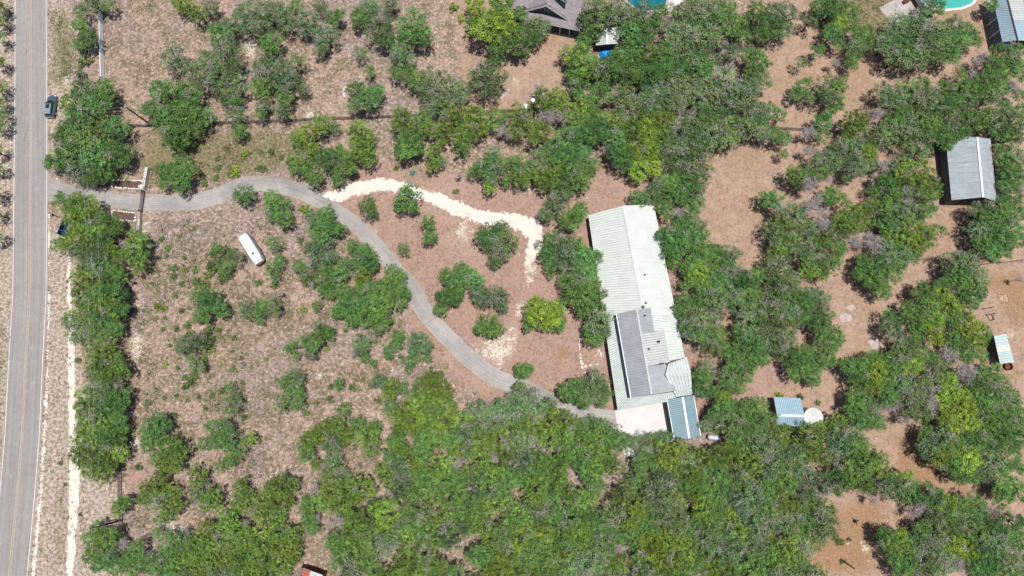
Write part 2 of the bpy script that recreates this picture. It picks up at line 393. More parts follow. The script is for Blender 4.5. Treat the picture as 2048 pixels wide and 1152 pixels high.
dp = [(88, 378, 60), (105, 380, 50), (122, 383, 37), (150, 386, 31), (180, 392, 32), (225, 399, 34), (270, 404, 35), (312, 405.5, 36), (360, 405, 36), (400, 402, 36), (440, 390, 36), (478, 373, 34), (515, 366.5, 33), (560, 372, 33), (600, 383, 34), (640, 401, 33), (674, 424, 31), (712, 450, 32), (748, 485, 32), (783, 530, 32),
      (806, 555, 32), (828, 582, 33), (842, 612, 34), (872, 651, 34), (905, 684, 34), (944, 722, 34), (987, 752, 34), (1025, 769, 34), (1066, 785, 32), (1110, 806, 32), (1150, 822, 34), (1190, 836, 40), (1238, 846, 50)]
DL = [tuple(G(x, y)[:2]) + (w * 0.5 * ALT / (1287 if x < 1100 else 1370) * 0.96,) for x, y, w in dp]
DLs = smooth_line(DL, 0.8)
drv = ribbon('driveway', DLs, DLs[:, 2], 0.008, M_DRIVE, nacross=4, jag=0.09, seed=5); tag(drv, kind='structure')

# white gravel: sheets with ragged edges, cut out of a fine grid
def hashn(x, y, s, seed):
    r = np.random.RandomState(seed); T = r.rand(256, 256)
    fx = x / s; fy = y / s; i = np.floor(fx).astype(int); j = np.floor(fy).astype(int); u = fx - i; v = fy - j
    u = u * u * (3 - 2 * u); v = v * v * (3 - 2 * v)
    g = lambda a, c: T[a % 256, c % 256]
    return g(i, j) * (1 - u) * (1 - v) + g(i + 1, j) * u * (1 - v) + g(i, j + 1) * (1 - u) * v + g(i + 1, j + 1) * u * v
def gravel_mat():
    b = NB('white_gravel'); f = b.noise(5.5, 4, 0.7); t = b.noise(11, 3, 0.8); m_ = b.noise(0.5, 5, 0.65, None, 0.6)
    c = b.mix(b.ss(f, 0.35, 0.62), lin(192, 185, 172), lin(212, 208, 199)); c = b.mix(b.math('MULTIPLY', b.ss(t, 0.42, 0.30), 0.3), c, lin(150, 134, 116))
    c = b.mix(b.math('MULTIPLY', b.ss(m_, 0.54, 0.66), 0.55), c, lin(186, 172, 150)); c = b.mix(b.math('MULTIPLY', b.ss(m_, 0.38, 0.28), 0.5), c, lin(170, 148, 130))
    b.bump(b.math('ADD', f, t), 0.3, 0.05); return b.fin(c, 0.95, 0.1)
M_GRAV = gravel_mat()
def ragged(name, pts, z, soft=1.3, amp=1.0, cell=0.17, seed=1):
    """pts: (px, py, width px)"""
    L = np.array([tuple(G(x, y)[:2]) + (w * 0.5 * ALT / 1310,) for x, y, w in pts]); L = smooth_line(L, 0.5)
    x0, y0 = L[:, :2].min(0) - 4; x1, y1 = L[:, :2].max(0) + 4
    xs = np.arange(x0, x1, cell); ys = np.arange(y0, y1, cell); X, Y = np.meshgrid(xs, ys)
    best = np.full(X.shape, -99.0)
    for k in range(len(L)):
        best = np.maximum(best, L[k, 2] - np.hypot(X - L[k, 0], Y - L[k, 1]))
    f = best / soft + amp * ((hashn(X, Y, 2.4, seed) - .5) * 0.6 + (hashn(X, Y, 0.5, seed + 1) - .5) * 0.55 + (hashn(X, Y, 0.17, seed + 2) - .5) * 0.45)
    keep = f > 0.0
    r = np.random.RandomState(seed); n, m = X.shape
    Xj = np.zeros((n + 1, m + 1)); Yj = np.zeros((n + 1, m + 1))
    GX, GY = np.meshgrid(x0 + cell * (np.arange(m + 1) - .5), y0 + cell * (np.arange(n + 1) - .5))
    GX = GX + r.uniform(-.35, .35, GX.shape) * cell; GY = GY + r.uniform(-.35, .35, GY.shape) * cell
    I = np.arange((n + 1) * (m + 1)).reshape(n + 1, m + 1)
    F = np.stack([I[:-1, :-1], I[:-1, 1:], I[1:, 1:], I[1:, :-1]], -1)[keep]
    u, inv = np.unique(F, return_inverse=True)
    V = np.stack([GX.ravel()[u], GY.ravel()[u], np.full(len(u), z)], 1)
    me = mesh_np(name, V, inv.reshape(F.shape), M_GRAV); o = bpy.data.objects.new(name, me); col.objects.link(o); tag(o, kind='structure'); return o
ragged('gravel_path', [(655, 391, 14), (680, 389, 24), (712, 380, 27), (750, 371, 28), (776, 370, 27), (808, 376, 26), (838, 384, 24), (875, 398, 27), (902, 412, 28), (937, 425, 27), (975, 436, 26), (1012, 439, 27), (1042, 444, 32), (1064, 457, 36), (1072, 478, 28), (1066, 502, 20), (1056, 526, 9)], 0.012, 1.3, 0.9, 0.12, 3)
ragged('gravel_track', [(138, 515, 5), (138, 570, 6), (141, 640, 8), (143, 700, 11), (144, 760, 13), (144, 830, 15), (147, 900, 17), (149, 960, 20), (148, 1010, 19), (145, 1060, 17), (142, 1110, 14), (139, 1152, 12), (136, 1230, 12)], 0.010, 1.2, 0.5, 0.13, 9)
ragged('gravel_verge', [(97.5, 430, 2), (98, 520, 3), (98, 600, 3), (96, 680, 4), (93.5, 760, 4), (91, 830, 5), (87, 900, 5), (82, 980, 5), (75, 1060, 5), (66, 1152, 4), (55, 1240, 4)], 0.010, 1.0, 0.6, 0.13, 12)
# ------------------------------------------------------------------ building materials
def metal_roof(name, rgb, dirt=0.12, rough=0.45, metal=0.0):
    b = NB(name); p = b.objpos(); n1 = b.noise(0.5, 4, 0.6, p); n2 = b.noise(3.5, 4, 0.7, p)
    mp = b.n('ShaderNodeMapping'); mp.inputs['Scale'].default_value = (0.5, 3.2, 1); mp.inputs['Rotation'].default_value = (0, 0, -0.17); b.l(p, mp.inputs[0])
    n3 = b.noise(1.0, 4, 0.65, mp.outputs[0])
    f = b.math('ADD', b.ss(n1, 0.3, 0.7, 1 - dirt, 1 + dirt * 0.4), b.ss(n2, 0.3, 0.7, -dirt * 0.5, dirt * 0.4)); f = b.math('ADD', f, b.ss(n3, 0.3, 0.7, -dirt, dirt * 0.5))
    cc = b.n('ShaderNodeCombineColor')
    for i in range(3): b.l(f, cc.inputs[i])
    return b.fin(b.mix(1.0, tuple(rgb) + (1,), cc.outputs[0], 'MULTIPLY'), rough, 0.35, metal)
M_RWHITE = metal_roof('white_metal_roofing', lin(193, 196, 191)[:3], 0.05)
M_RPORCH = metal_roof('pale_metal_roofing', lin(190, 197, 192)[:3], 0.07)
M_RGREY = metal_roof('weathered_grey_roofing', lin(140, 141, 146)[:3], 0.10)
M_RGREY2 = metal_roof('light_grey_roofing', lin(160, 164, 168)[:3], 0.10)
M_RPANEL = metal_roof('pale_panels', lin(184, 186, 183)[:3], 0.06)
M_RTEAL = metal_roof('teal_metal_roofing', lin(120, 144, 152)[:3], 0.08)
M_SEAMT = metal_roof('teal_ribs', lin(110, 132, 140)[:3], 0.08); M_SEAMB = metal_roof('pale_blue_ribs', lin(134, 158, 172)[:3], 0.08)
M_RBLUE = metal_roof('pale_blue_roofing', lin(150, 176, 190)[:3], 0.08)
M_RSHED = metal_roof('galvanised_roofing', lin(158, 166, 172)[:3], 0.12)
M_RGREEN = metal_roof('pale_green_roofing', lin(158, 182, 182)[:3], 0.12)
M_RRED = metal_roof('red_metal_roofing', lin(176, 84, 62)[:3], 0.12)
M_SEAM = metal_roof('rib_metal', lin(158, 165, 162)[:3], 0.1)
M_SEAML = metal_roof('pale_rib_metal', lin(180, 185, 181)[:3], 0.1)
M_TRIM = flat('white_trim', lin(214, 218, 216)[:3], 0.5)
M_WALL = flat('grey_brown_siding', lin(120, 112, 104)[:3], 0.8)  # one even grey-brown siding colour
M_WALLD = flat('dark_siding', lin(70, 72, 76)[:3], 0.8)
M_GLASS = flat('window_glass', (0.02, 0.03, 0.035), 0.12, 0.6, var=0.05)
M_DARK = flat('dark_metal', lin(46, 44, 48)[:3], 0.55, 0.4)
M_BLACK = flat('black_rubber', (0.015, 0.015, 0.016), 0.7)
M_CONC = flat('pale_concrete', lin(200, 196, 193)[:3], 0.9, 0.2, var=0.05, scale=0.6)
M_CONC2 = flat('grey_concrete', lin(166, 158, 154)[:3], 0.9, 0.2, var=0.12, scale=0.8)
M_STONE = flat('white_limestone', lin(206, 202, 194)[:3], 0.9, 0.2, var=0.16, scale=2.5)
M_STONEG = flat('grey_limestone', lin(160, 154, 148)[:3], 0.9, 0.2, var=0.2, scale=2.5)
M_WOOD = flat('weathered_wood', lin(112, 104, 100)[:3], 0.9, 0.15, var=0.2, scale=3)
M_POLE = flat('tarred_pole_wood', lin(62, 52, 46)[:3], 0.9, 0.15, var=0.2, scale=3)
M_GREYM = flat('galvanised_metal', lin(176, 180, 184)[:3], 0.4, 0.5)
M_WIRE = flat('aluminium_wire', lin(150, 156, 158)[:3], 0.5, 0.4)
M_MULCH = flat('dark_mulch', lin(98, 76, 72)[:3], 0.95, 0.1, var=0.25, scale=4)
M_WHITEP = flat('white_paint', lin(218, 222, 222)[:3], 0.5, 0.3, var=0.05)
M_GREENW = flat('grey_green_siding', lin(74, 92, 92)[:3], 0.75)
M_RUST = flat('rusty_steel', lin(104, 62, 44)[:3], 0.9, 0.2, var=0.3, scale=4)

def roof(parent, quad, mat, rib=0.42, rw=0.10, rh=0.04, th=0.06, name='roof_panel', ribmat=None):
    A, B, C, D = [Vector(p) for p in quad]
    nrm = (B - A).cross(D - A).normalized()
    if nrm.z < 0: nrm = -nrm
    m = MB(); lo = [p - nrm * th for p in (A, B, C, D)]
    q = [A, B, C, D]
    if (B - A).cross(D - A).z < 0: q = q[::-1]; lo = lo[::-1]
    m.add(q + lo, [(0, 1, 2, 3), (7, 6, 5, 4), (0, 4, 5, 1), (1, 5, 6, 2), (2, 6, 7, 3), (3, 7, 4, 0)])
    o = m.build(name, mat, parent)
    if rib:
        r = MB(); L = (B - A).length; n = max(1, int(L / rib))
        for i in range(n + 1):
            t = min(max(i / n, 0.004), 0.996); p = A + (B - A) * t; s = D + (C - D) * t
            if (s - p).length < 0.25: continue
            d = (s - p).normalized(); w = d.cross(nrm).normalized() * (rw / 2); h = nrm * rh; e = nrm * 0.004
            p = p + d * 0.02; s = s - d * 0.02
            r.add([p - w + e, p + w + e, p + w * .5 + h, p - w * .5 + h, s - w + e, s + w + e, s + w * .5 + h, s - w * .5 + h],
                  [(3, 2, 1, 0), (4, 5, 6, 7), (1, 2, 6, 5), (2, 3, 7, 6), (3, 0, 4, 7)])
        r.build('seam_ribs', ribmat or M_SEAM, o)
    return o

def cap(parent, p, q, mat, w=0.34, h=0.05):
    m = MB(); m.bar(Vector(p) + Vector((0, 0, h * .6)), Vector(q) + Vector((0, 0, h * .6)), w, h); return m.build('ridge_cap', mat, parent)

def wall_pent(parent, LE, RG, RE, ze, zr, mat, ins=0.35, insx=0.25, name='wall'):
    """walls of a gable building from its eave and ridge points (world)"""
    m = MB(); ax = (RG[1] - RG[0]); ax.z = 0; ax.normalize(); sec = []
    for k, sg in ((0, 1), (1, -1)):
        l, g, r = [Vector((p[k].x, p[k].y, 0)) + ax * (sg * ins) for p in (LE, RG, RE)]
        ac = (r - l).normalized() * insx; l = l + ac; r = r - ac
        sec.append([Vector((l.x, l.y, 0)), Vector((l.x, l.y, ze - .12)), Vector((g.x, g.y, zr - .14)), Vector((r.x, r.y, ze - .12)), Vector((r.x, r.y, 0))])
    v = sec[0] + sec[1]
    m.add(v, [(0, 1, 2, 3, 4), (9, 8, 7, 6, 5), (0, 5, 6, 1), (3, 8, 9, 4), (1, 6, 7, 2), (2, 7, 8, 3)])
    return m.build(name, mat, parent)

def P(pts, z): return [G(x, y, z) for x, y in pts]

def gable(name, label, cat, le, rg, re, ze, zr, rmat, wmat, rib=0.42, rmat2=None, ins=0.35, insx=0.25, walls=True, zre=None, capmat=None):
    zre = ze if zre is None else zre
    LE = P(le, ze); RG = P(rg, zr); RE = P(re, zre)
    c = sum((Vector((p.x, p.y, 0)) for p in LE + RE), Vector()) / 4
    e = empty(name, c, label, cat)
    rbm = {M_RTEAL: M_SEAMT, M_RBLUE: M_SEAMB}.get(rmat)
    roof(e, (LE[0], LE[1], RG[1], RG[0]), rmat, rib, ribmat=rbm); roof(e, (RE[0], RE[1], RG[1], RG[0]), rmat2 or rmat, rib, ribmat=rbm)
    cap(e, RG[0], RG[1], capmat or M_TRIM)
    if walls: wall_pent(e, LE, RG, RE, min(ze, zre), zr, wmat, ins, insx)
    return e, LE, RG, RE

# ------------------------------------------------------------------ main ranch house
hs = empty('ranch_house', G(1290, 640), 'long ranch house with white and grey ribbed metal roofs', 'house')
# long white wing
zL, zR, zE = 2.5, 4.3, 2.7
le = P([(1176.5, 430), (1206.2, 631)], zL); rg = P([(1244, 411.5), (1285.6, 631)], zR); re = P([(1307.5, 408), (1353, 632)], zE)
roof(hs, (le[0], le[1], rg[1], rg[0]), M_RWHITE, 0.42, ribmat=M_SEAML); roof(hs, (re[0], re[1], rg[1], rg[0]), M_RWHITE, 0.42, rh=0.02, ribmat=M_RWHITE)
cap(hs, rg[0], G(1281, 604, zR), M_SEAM, 0.16, 0.04)
# low porch roof along the left, its shaded wall under the high grey roof
pl = P([(1205, 622), (1235.3, 820.5)], zL); pin = [G(1229, 620, 3.15), G(1259.5, 795.5, 3.15)]
roof(hs, (pl[0], pl[1], pin[1], pin[0]), M_RPORCH, 0.40)
# high grey roof
zg, zgr = 5.0, 6.1
gl = P([(1232.5, 628), (1261.5, 796)], zg); gr = P([(1273.3, 618.5), (1303.3, 788.5)], zgr)
roof(hs, (gl[0], gl[1], gr[1], gr[0]), M_RGREY, 0.42, ribmat=M_RGREY2)
def zr_at(px): return {28: 4.15, 46: 3.95, 48: 3.85, 42: 4.0}[px]
roof(hs, (G(1301, 616, zr_at(28)), G(1309, 663.5, zr_at(28)), G(1281.3, 667, zgr), gr[0]), M_RGREY2, 0.42)
a2, b2 = G(1328.5, 661, zr_at(46)), G(1339.5, 724, zr_at(48))
roof(hs, (a2, b2, G(1292.3, 733, zgr), G(1281.6, 667.4, zgr)), M_RPANEL, 0.42)
roof(hs, (G(1332, 728, zr_at(42)), G(1351, 781.5, zr_at(48)), gr[1], G(1292.5, 733.4, zgr)), M_RGREY2, 0.42)
cap(hs, gr[0], gr[1], M_SEAM, 0.3)
m = MB(); m.bar(gl[0] + Vector((0, 0, .03)), gl[1] + Vector((0, 0, .03)), 0.14, 0.1); m.build('gutter', M_TRIM, hs)
# upper wall below the grey roof
m = MB(); fp = [G(1234.5, 630, 5), G(1262.5, 793, 5), G(1302, 787, 5), G(1274.5, 622, 5)]
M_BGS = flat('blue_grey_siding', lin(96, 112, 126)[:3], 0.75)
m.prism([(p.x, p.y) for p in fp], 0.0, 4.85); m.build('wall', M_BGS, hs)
for (ql, qr, qe) in (((gl[1], gr[1], G(1350, 781.8, 3.85))), ((gl[0], gr[0], G(1300.5, 616.5, 4.15)))):
    s_ = Vector((0, .12 if ql is gl[1] else -.12, 0)); a_, b_, c_ = ql + s_ - Vector((0, 0, .07)), qr + s_ - Vector((0, 0, .07)), qe + s_ - Vector((0, 0, .07))
    m = MB(); m.add([a_, b_, c_, Vector((c_.x, c_.y, 2.5)), Vector((a_.x, a_.y, 2.5))], [(0, 1, 2, 3, 4)]); m.build('gable_wall', M_BGS, hs)
# right lower roof carried on below the white wing
roof(hs, (G(1353, 632, zE), G(1370, 716, zE), G(1322, 724, 3.78), G(1293, 622, 3.78)), M_RPORCH, 0.42, ribmat=M_SEAML)
# cross gable at the lower right
cr = [G(1330.5, 749.5, 4.95), G(1381.5, 742.5, 4.9)]
roof(hs, (G(1336.5, 727.5, 4.2), G(1374, 713.5, 4.1), cr[1], cr[0]), M_RPORCH, 0.40)
roof(hs, (G(1352.5, 794, 2.9), G(1385, 789.5, 2.9), cr[1], cr[0]), M_RPORCH, 0.40); cap(hs, cr[0], cr[1], M_SEAM, 0.2)
# hipped skirt roof over the south porch
roof(hs, (G(1235.3, 820.5, zL), G(1352, 800.5, zL), G(1351.5, 783.5, 3.15), G(1259.5, 795.8, 3.15)), M_RPORCH, 0.40)
cap(hs, G(1235.5, 820, zL), G(1259.5, 796, 3.15), M_SEAM, 0.14)
# walls and porch posts
m = MB(); wp = [G(1196, 440, 2.5), G(1305, 416, 2.6), G(1350, 632, 2.6), G(1368, 712, 2.6), G(1381, 786, 2.6), G(1264, 796, 2.5), G(1224, 640, 2.5)]
m.prism([(p.x, p.y) for p in wp], 0.0, 2.35); m.build('wall', M_WALL, hs)
for t in np.linspace(0.01, 0.99, 12):
    p = le[0] + (pl[1] - le[0]) * t; m = MB(); m.box((p.x + 0.18, p.y, zL / 2 - .06), (0.14, 0.14, zL - .12)); m.build('porch_post', M_WOOD, hs)
for t in np.linspace(0.2, 0.7, 3):
    p = G(1235.3, 820.5, zL).lerp(G(1352, 800.5, zL), t); m = MB(); m.box((p.x, p.y + 0.15, zL / 2 - .06), (0.14, 0.14, zL - .12)); m.build('porch_post', M_WOOD, hs)
for (x, y, z, r) in ((1290, 549.5, 4.2, .12), (1291.5, 606, 4.2, .14), (1290, 631, 5.7, .12), (1318, 683, 5.3, .17), (1298, 698, 5.9, .12), (1275.5, 711, 5.4, .13), (1321, 727.5, 5.2, .12), (1326, 727, 5.1, .12)):
    p = G(x, y, z); m = MB(); m.tube(p - Vector((0, 0, .5)), p + Vector((0, 0, .12)), r * .7, n=10); v = m.build('vent_pipe', M_GREYM, hs)
    m = MB(); m.lathe(p + Vector((0, 0, .12)), [(r * 1.2, 0), (r * 1.3, .06), (r * .4, .16)], 12); m.build('vent_cap', M_DARK, v)
p = G(1286, 614, 4.3); m = MB(); m.lathe(p - Vector((0, 0, .2)), [(.22, 0), (.3, .15), (.3, .35), (.14, .55)], 14); m.build('turbine_vent', flat('green_metal', lin(70, 110, 100)[:3], .5), hs)
# concrete pad
m = MB(); m.prism([tuple(G(*q)[:2]) for q in ((1229.5, 822), (1262, 816), (1340, 802), (1352, 868), (1342, 888), (1322, 903), (1268, 916), (1247, 908), (1238, 872))], -0.05, 0.05)
tag(m.build('concrete_pad', M_CONC, None), kind='structure')

# carport
e, LE, RG, RE = gable('carport', 'teal ribbed metal carport beside the white concrete pad', 'carport', [(1334, 799), (1348.5, 880)], [(1365.3, 794), (1378.6, 876.5)], [(1387, 790.5), (1401.5, 871.5)], 2.7, 3.25, M_RTEAL, M_WALLD, 0.32, walls=False)
for E in (LE, RE):
    for t in (0.03, 0.5, 0.97):
        p = E[0].lerp(E[1], t); ins = (RG[0] - E[0]).normalized() * .2
        m = MB(); m.box((p.x + ins.x, p.y + ins.y, 1.3), (.12, .12, 2.6)); m.build('post', M_DARK, e)
    m = MB(); m.bar(E[0] - Vector((0, 0, .03)), E[1] - Vector((0, 0, .03)), .12, .16); m.build('fascia', M_TRIM, e)
m = MB(); a, b_ = RE[0], RE[1]; ins = (RG[0] - RE[0]).normalized() * .25
m.prism([(a.x + ins.x, a.y), (b_.x + ins.x, b_.y), (b_.x + ins.x + .1, b_.y), (a.x + ins.x + .1, a.y)], 0, 2.55); m.build('wall', M_WALLD, e)

# grey shed upper right
e, LE, RG, RE = gable('metal_shed', 'grey ribbed metal shed at the right edge with dark front wall', 'shed', [(1891, 271), (1903, 400.5)], [(1954.5, 274.5), (1966, 394.5)], [(1981, 277), (1994, 403)], 3.0, 5.0, M_RSHED, flat('dark_blue_grey_siding', lin(72, 84, 92)[:3], .7), 1.0, insx=0.15, ins=0.12)
m = MB(); q = LE[1].lerp(RE[1], .3); q2 = LE[1].lerp(RE[1], .7); m.box(((q.x + q2.x) / 2, (q.y + q2.y) / 2 + .09, 1.25), ((q2 - q).length, .06, 2.5)); m.build('door', M_WALLD, e)

# pump shed beside the tank
e, LE, RG, RE = gable('pump_shed', 'pale blue ribbed shed touching the round white water tank', 'shed', [(1547.6, 794.5), (1601.3, 796.5)], [(1554, 830.5), (1608.8, 831.8)], [(1552.3, 851), (1606.5, 854)], 2.4, 3.3, M_RBLUE, M_WALL, 0.30)
p = G(1559, 830, 3.4); m = MB(); m.box(p, (.5, .22, .12)); m.build('ridge_vent', M_WOOD, e)

# water tank
tc = G(1628, 835, 3.0); te = empty('water_tank', (tc.x, tc.y, 0), 'round white water tank beside the pale blue shed', 'tank')
R_ = 18.2 * (ALT - 3) / 1372
m = MB(); m.lathe((tc.x, tc.y, 0), [(R_, 0), (R_, 2.75), (R_ + .03, 2.78), (R_ * .5, 3.0), (0.3, 3.12), (.02, 3.13)], 48); tk = m.build('tank_shell', metal_roof('white_tank_paint', lin(198, 199, 194)[:3], 0.10), te, True)
tk.data.polygons.foreach_set('use_smooth', [False] * len(tk.data.polygons))
for k in range(12):
    t = k * math.pi / 6 + .2; m = MB(); m.bar((tc.x + .3 * math.cos(t), tc.y + .3 * math.sin(t), 3.13), (tc.x + (R_ - .05) * math.cos(t), tc.y + (R_ - .05) * math.sin(t), 2.80), .05, .03); m.build('roof_seam', M_GREYM, te)
h = G(1628, 849, 2.95); m = MB(); m.lathe((h.x, h.y, 2.78), [(.27, 0), (.27, .2), (.2, .26)], 16); m.build('hatch', M_DARK, te)
q = G(1624, 857, 2.0); m = MB(); m.tube((h.x - .1, h.y - .2, 2.85), (h.x - .45, h.y - .75, 2.8), .05); m.tube((h.x - .45, h.y - .75, 2.8), (h.x - .45, h.y - .75, 0), .05); m.build('inlet_pipe', M_GREYM, te)
q = G(1628.5, 816, 2.9); m = MB(); m.tube((q.x, q.y - .2, 2.7), (q.x, q.y + .12, 3.0), .05); m.build('vent_pipe', M_WHITEP, te)

# small lean-to and trough at the right
qd = [G(1987.7, 672, 2.3), G(2012, 667.6, 2.6), G(2028.5, 724, 2.6), G(2000, 727.5, 2.3)]
e = empty('lean_to_shed', sum((Vector((p.x, p.y, 0)) for p in qd), Vector()) / 4, 'small pale green lean-to shelter beside the rusty round trough', 'shed')
for k, (t0, t1, mt) in enumerate(((0, .36, M_RGREEN), (.362, .60, M_RPORCH), (.602, 1, M_RGREEN))):
    roof(e, (qd[0].lerp(qd[3], t0), qd[0].lerp(qd[3], t1), qd[1].lerp(qd[2], t1), qd[1].lerp(qd[2], t0)), mt, .35)
for p in qd:
    c = e.location; d = (Vector((c.x, c.y, 0)) - Vector((p.x, p.y, 0))).normalized() * .2
    m = MB(); m.box((p.x + d.x, p.y + d.y, 1.1), (.1, .1, 2.2)); m.build('post', M_WOOD, e)
m = MB(); p, q = qd[1], qd[2]; m.prism([(p.x - .2, p.y - .1), (q.x - .2, q.y + .1), (q.x - .1, q.y + .1), (p.x - .1, p.y - .1)], 0, 2.4); m.build('wall', M_WALL, e)
m = MB(); p = qd[0].lerp(qd[3], .2); q = qd[0].lerp(qd[3], .6); m.prism([(p.x + .15, p.y), (q.x + .15, q.y), (q.x + .25, q.y), (p.x + .25, p.y)], 0, 1.9); m.build('wall', M_WALLD, e)
tp = G(2017.6, 733, 0.5); m = MB(); m.lathe((tp.x, tp.y, 0), [(.66, 0), (.68, .6), (.62, .6), (.60, .12), (.02, .1)], 24)
tag(m.build('stock_trough', M_RUST), 'rusty round trough at the foot of the small lean-to', 'trough')

# teal pole barn in the top right corner
LE = P([(1984, -12), (2004.7, 84.2)], 3.2); RG = P([(2012, -14), (2035.5, 80.5)], 4.6); RE = P([(2042, -14), (2067, 82)], 3.2)
e = empty('pole_barn', (LE[1] + RE[1]) / 2 - Vector((0, 0, 3.2)), 'open pole barn with teal and white roof in the top right corner', 'barn')
roof(e, (LE[0], LE[1], RG[1], RG[0]), M_RBLUE, .35)
t = .58
roof(e, (RE[0], RE[0].lerp(RE[1], t), RG[0].lerp(RG[1], t), RG[0]), M_RPANEL, .35)  # upper part of this slope coloured paler
roof(e, (RE[0].lerp(RE[1], t + .003), RE[1], RG[1], RG[0].lerp(RG[1], t + .003)), M_RBLUE, .35)
cap(e, RG[0], RG[1], M_DARK, .24)
for t in (.02, .22, .48, .74, .985):
    for E in (LE, RE):
        p = E[0].lerp(E[1], t); m = MB(); m.box((p.x + (.12 if E is LE else -.12), p.y, 1.55), (.13, .13, 3.1)); m.build('post', M_WHITEP, e)
p = LE[1].lerp(RG[1], .95); m = MB(); m.box((p.x, p.y + .1, 2.0), (.13, .13, 4.0)); m.build('post', M_WHITEP, e)
m = MB(); m.prism([tuple(G(x, y)[:2]) for x, y in ((1967, -10), (2020, -10), (2040, 95), (1990, 97))], -.05, .03); m.build('floor_slab', M_CONC2, e)
m = MB(); p, q = RE[0], RE[1]; m.prism([(p.x - .2, p.y), (q.x - .2, q.y), (q.x - .1, q.y), (p.x - .1, p.y)], 0, 3.0); m.build('wall', M_WALLD, e)

# neighbour's shingle house at the top
def shingle():
    b = NB('grey_shingles'); p = b.pos()
    br = b.n('ShaderNodeTexBrick'); br.inputs['Scale'].default_value = 1.0; br.inputs['Mortar Size'].default_value = 0.012
    br.inputs['Brick Width'].default_value = .5; br.inputs['Row Height'].default_value = .22; b.l(p, br.inputs['Vector'])
    br.inputs['Color1'].default_value = lin(128, 120, 124); br.inputs['Color2'].default_value = lin(148, 140, 142); br.inputs['Mortar'].default_value = lin(108, 102, 108)
    n = b.noise(1.3, 4, .7); return b.fin(b.mix(b.ss(n, .4, .7, 0, .5), br.outputs[0], lin(160, 152, 150)), .95, .15)
M_SHIN = shingle()
e = empty('shingle_house', G(1100, 25), "neighbour's house with grey shingle roof and dark green gable", 'house')
z0 = 2.9
A = G(1021, 34, z0); B = G(1161, 63, z0); C = G(1178, -60, 7.0); D = G(1052, -75, 7.0)
roof(e, (A, B, C, D), M_SHIN, 0, th=.12, name='roof')
E0 = G(1177, -40, z0); roof(e, (B, E0, C.lerp(D, .02), C.lerp(D, .01)), M_SHIN, 0, th=.12, name='roof')
E1 = G(1015, -20, z0); roof(e, (A, E1, D.lerp(C, .02), D.lerp(C, .01)), M_SHIN, 0, th=.12, name='roof')
# cross gable: triangular wall standing on the slope
def onslope(px, py):
    n = (B - A).cross(D - A); d = Vector(ray(px, py)); o = Vector((0, 0, ALT)); t = (A - o).dot(n) / d.dot(n); return o + d * t
gl_, gr_ = onslope(1054, 20), onslope(1134.5, 37.5)
gap_ = G(1092.5, 8, 6.2)
yb = Vector((0.25, 6.0, 0)).normalized()
m = MB(); th_ = yb * .15; m.add([gl_, gr_, gap_, gl_ + th_, gr_ + th_, gap_ + th_], [(0, 1, 2), (5, 4, 3), (0, 3, 4, 1), (1, 4, 5, 2), (2, 5, 3, 0)]); gw = m.build('gable_wall', M_GREENW, e)
c = gl_.lerp(gr_, .5).lerp(gap_, .45); m = MB(); ax = (gr_ - gl_).normalized(); m.bar(c - ax * .38 - yb * .03, c + ax * .38 - yb * .03, .08, .55); m.build('window', M_GLASS, gw)
m = MB(); m.bar(c - ax * .5 - yb * .01, c + ax * .5 - yb * .01, .08, .78); m.build('window_frame', M_GREYM, gw)
fr = -yb * .55; back = yb * 4.5
for s_ in (gl_, gr_):
    o_ = (s_ - gap_).normalized() * .3
    roof(e, (s_ + fr * .6 + o_, s_ + back * .05 + o_, gap_ + back, gap_ + fr), M_SHIN, 0, th=.1, name='gable_roof')
m = MB(); a = gl_.lerp(gr_, .05); b_ = gl_.lerp(gr_, .95); m.bar(a - yb * .02 + Vector((0, 0, -.05)), b_ - yb * .02 + Vector((0, 0, -.05)), .1, .35); m.build('trim_board', M_WALLD, gw)
# second dormer at the frame edge
q1, q2, q3 = G(1110, -6, 6.3), G(1134, 8, 6.0), G(1136, -14, 6.6)
m = MB(); m.add([q1, q2, q3, q1 + th_, q2 + th_, q3 + th_], [(0, 1, 2), (5, 4, 3), (0, 3, 4, 1), (1, 4, 5, 2), (2, 5, 3, 0)]); m.build('dormer_wall', M_GREENW, e)
roof(e, (q1, q3, q3 + back * .5, q1 + back * .5), M_SHIN, 0, th=.1, name='dormer_roof')
# porch front: posts, rail, shaded wall
wl = [Vector((A.x + .5, A.y + 1.9)), Vector((B.x - .3, B.y + 1.7)), Vector((E0.x - .5, E0.y)), Vector((E1.x + .5, E1.y))]
m = MB(); m.prism([(p.x, p.y) for p in wl], 0, 2.75); m.build('wall', M_GREENW, e)
for t in np.linspace(0.02, .985, 8):
    p = A.lerp(B, t); m = MB(); m.box((p.x, p.y + .3, 1.4), (.18, .18, 2.8)); m.build('porch_post', M_GREYM, e)
for z in (.5, 1.0):
    m = MB(); m.bar(Vector((A.x, A.y + .3, z)), Vector((B.x, B.y + .3, z)), .08, .1); m.build('porch_rail', M_WALLD, e)
m = MB(); m.prism([(A.x, A.y + .1), (B.x, B.y + .1), (B.x, B.y + 2.2), (A.x, A.y + 2.4)], 0, .15); m.build('porch_floor', M_CONC2, e)

# white storage shed by the neighbour's house
gable('storage_shed', 'small white gabled shed with dark end wall near the swimming pool', 'shed', [(1191, 60), (1191.5, 91)], [(1213.5, 57), (1214.5, 88.5)], [(1241, 54), (1237.5, 87)], 2.3, 3.1, M_RPANEL, M_WALLD, .4, rmat2=M_RWHITE, ins=.1)

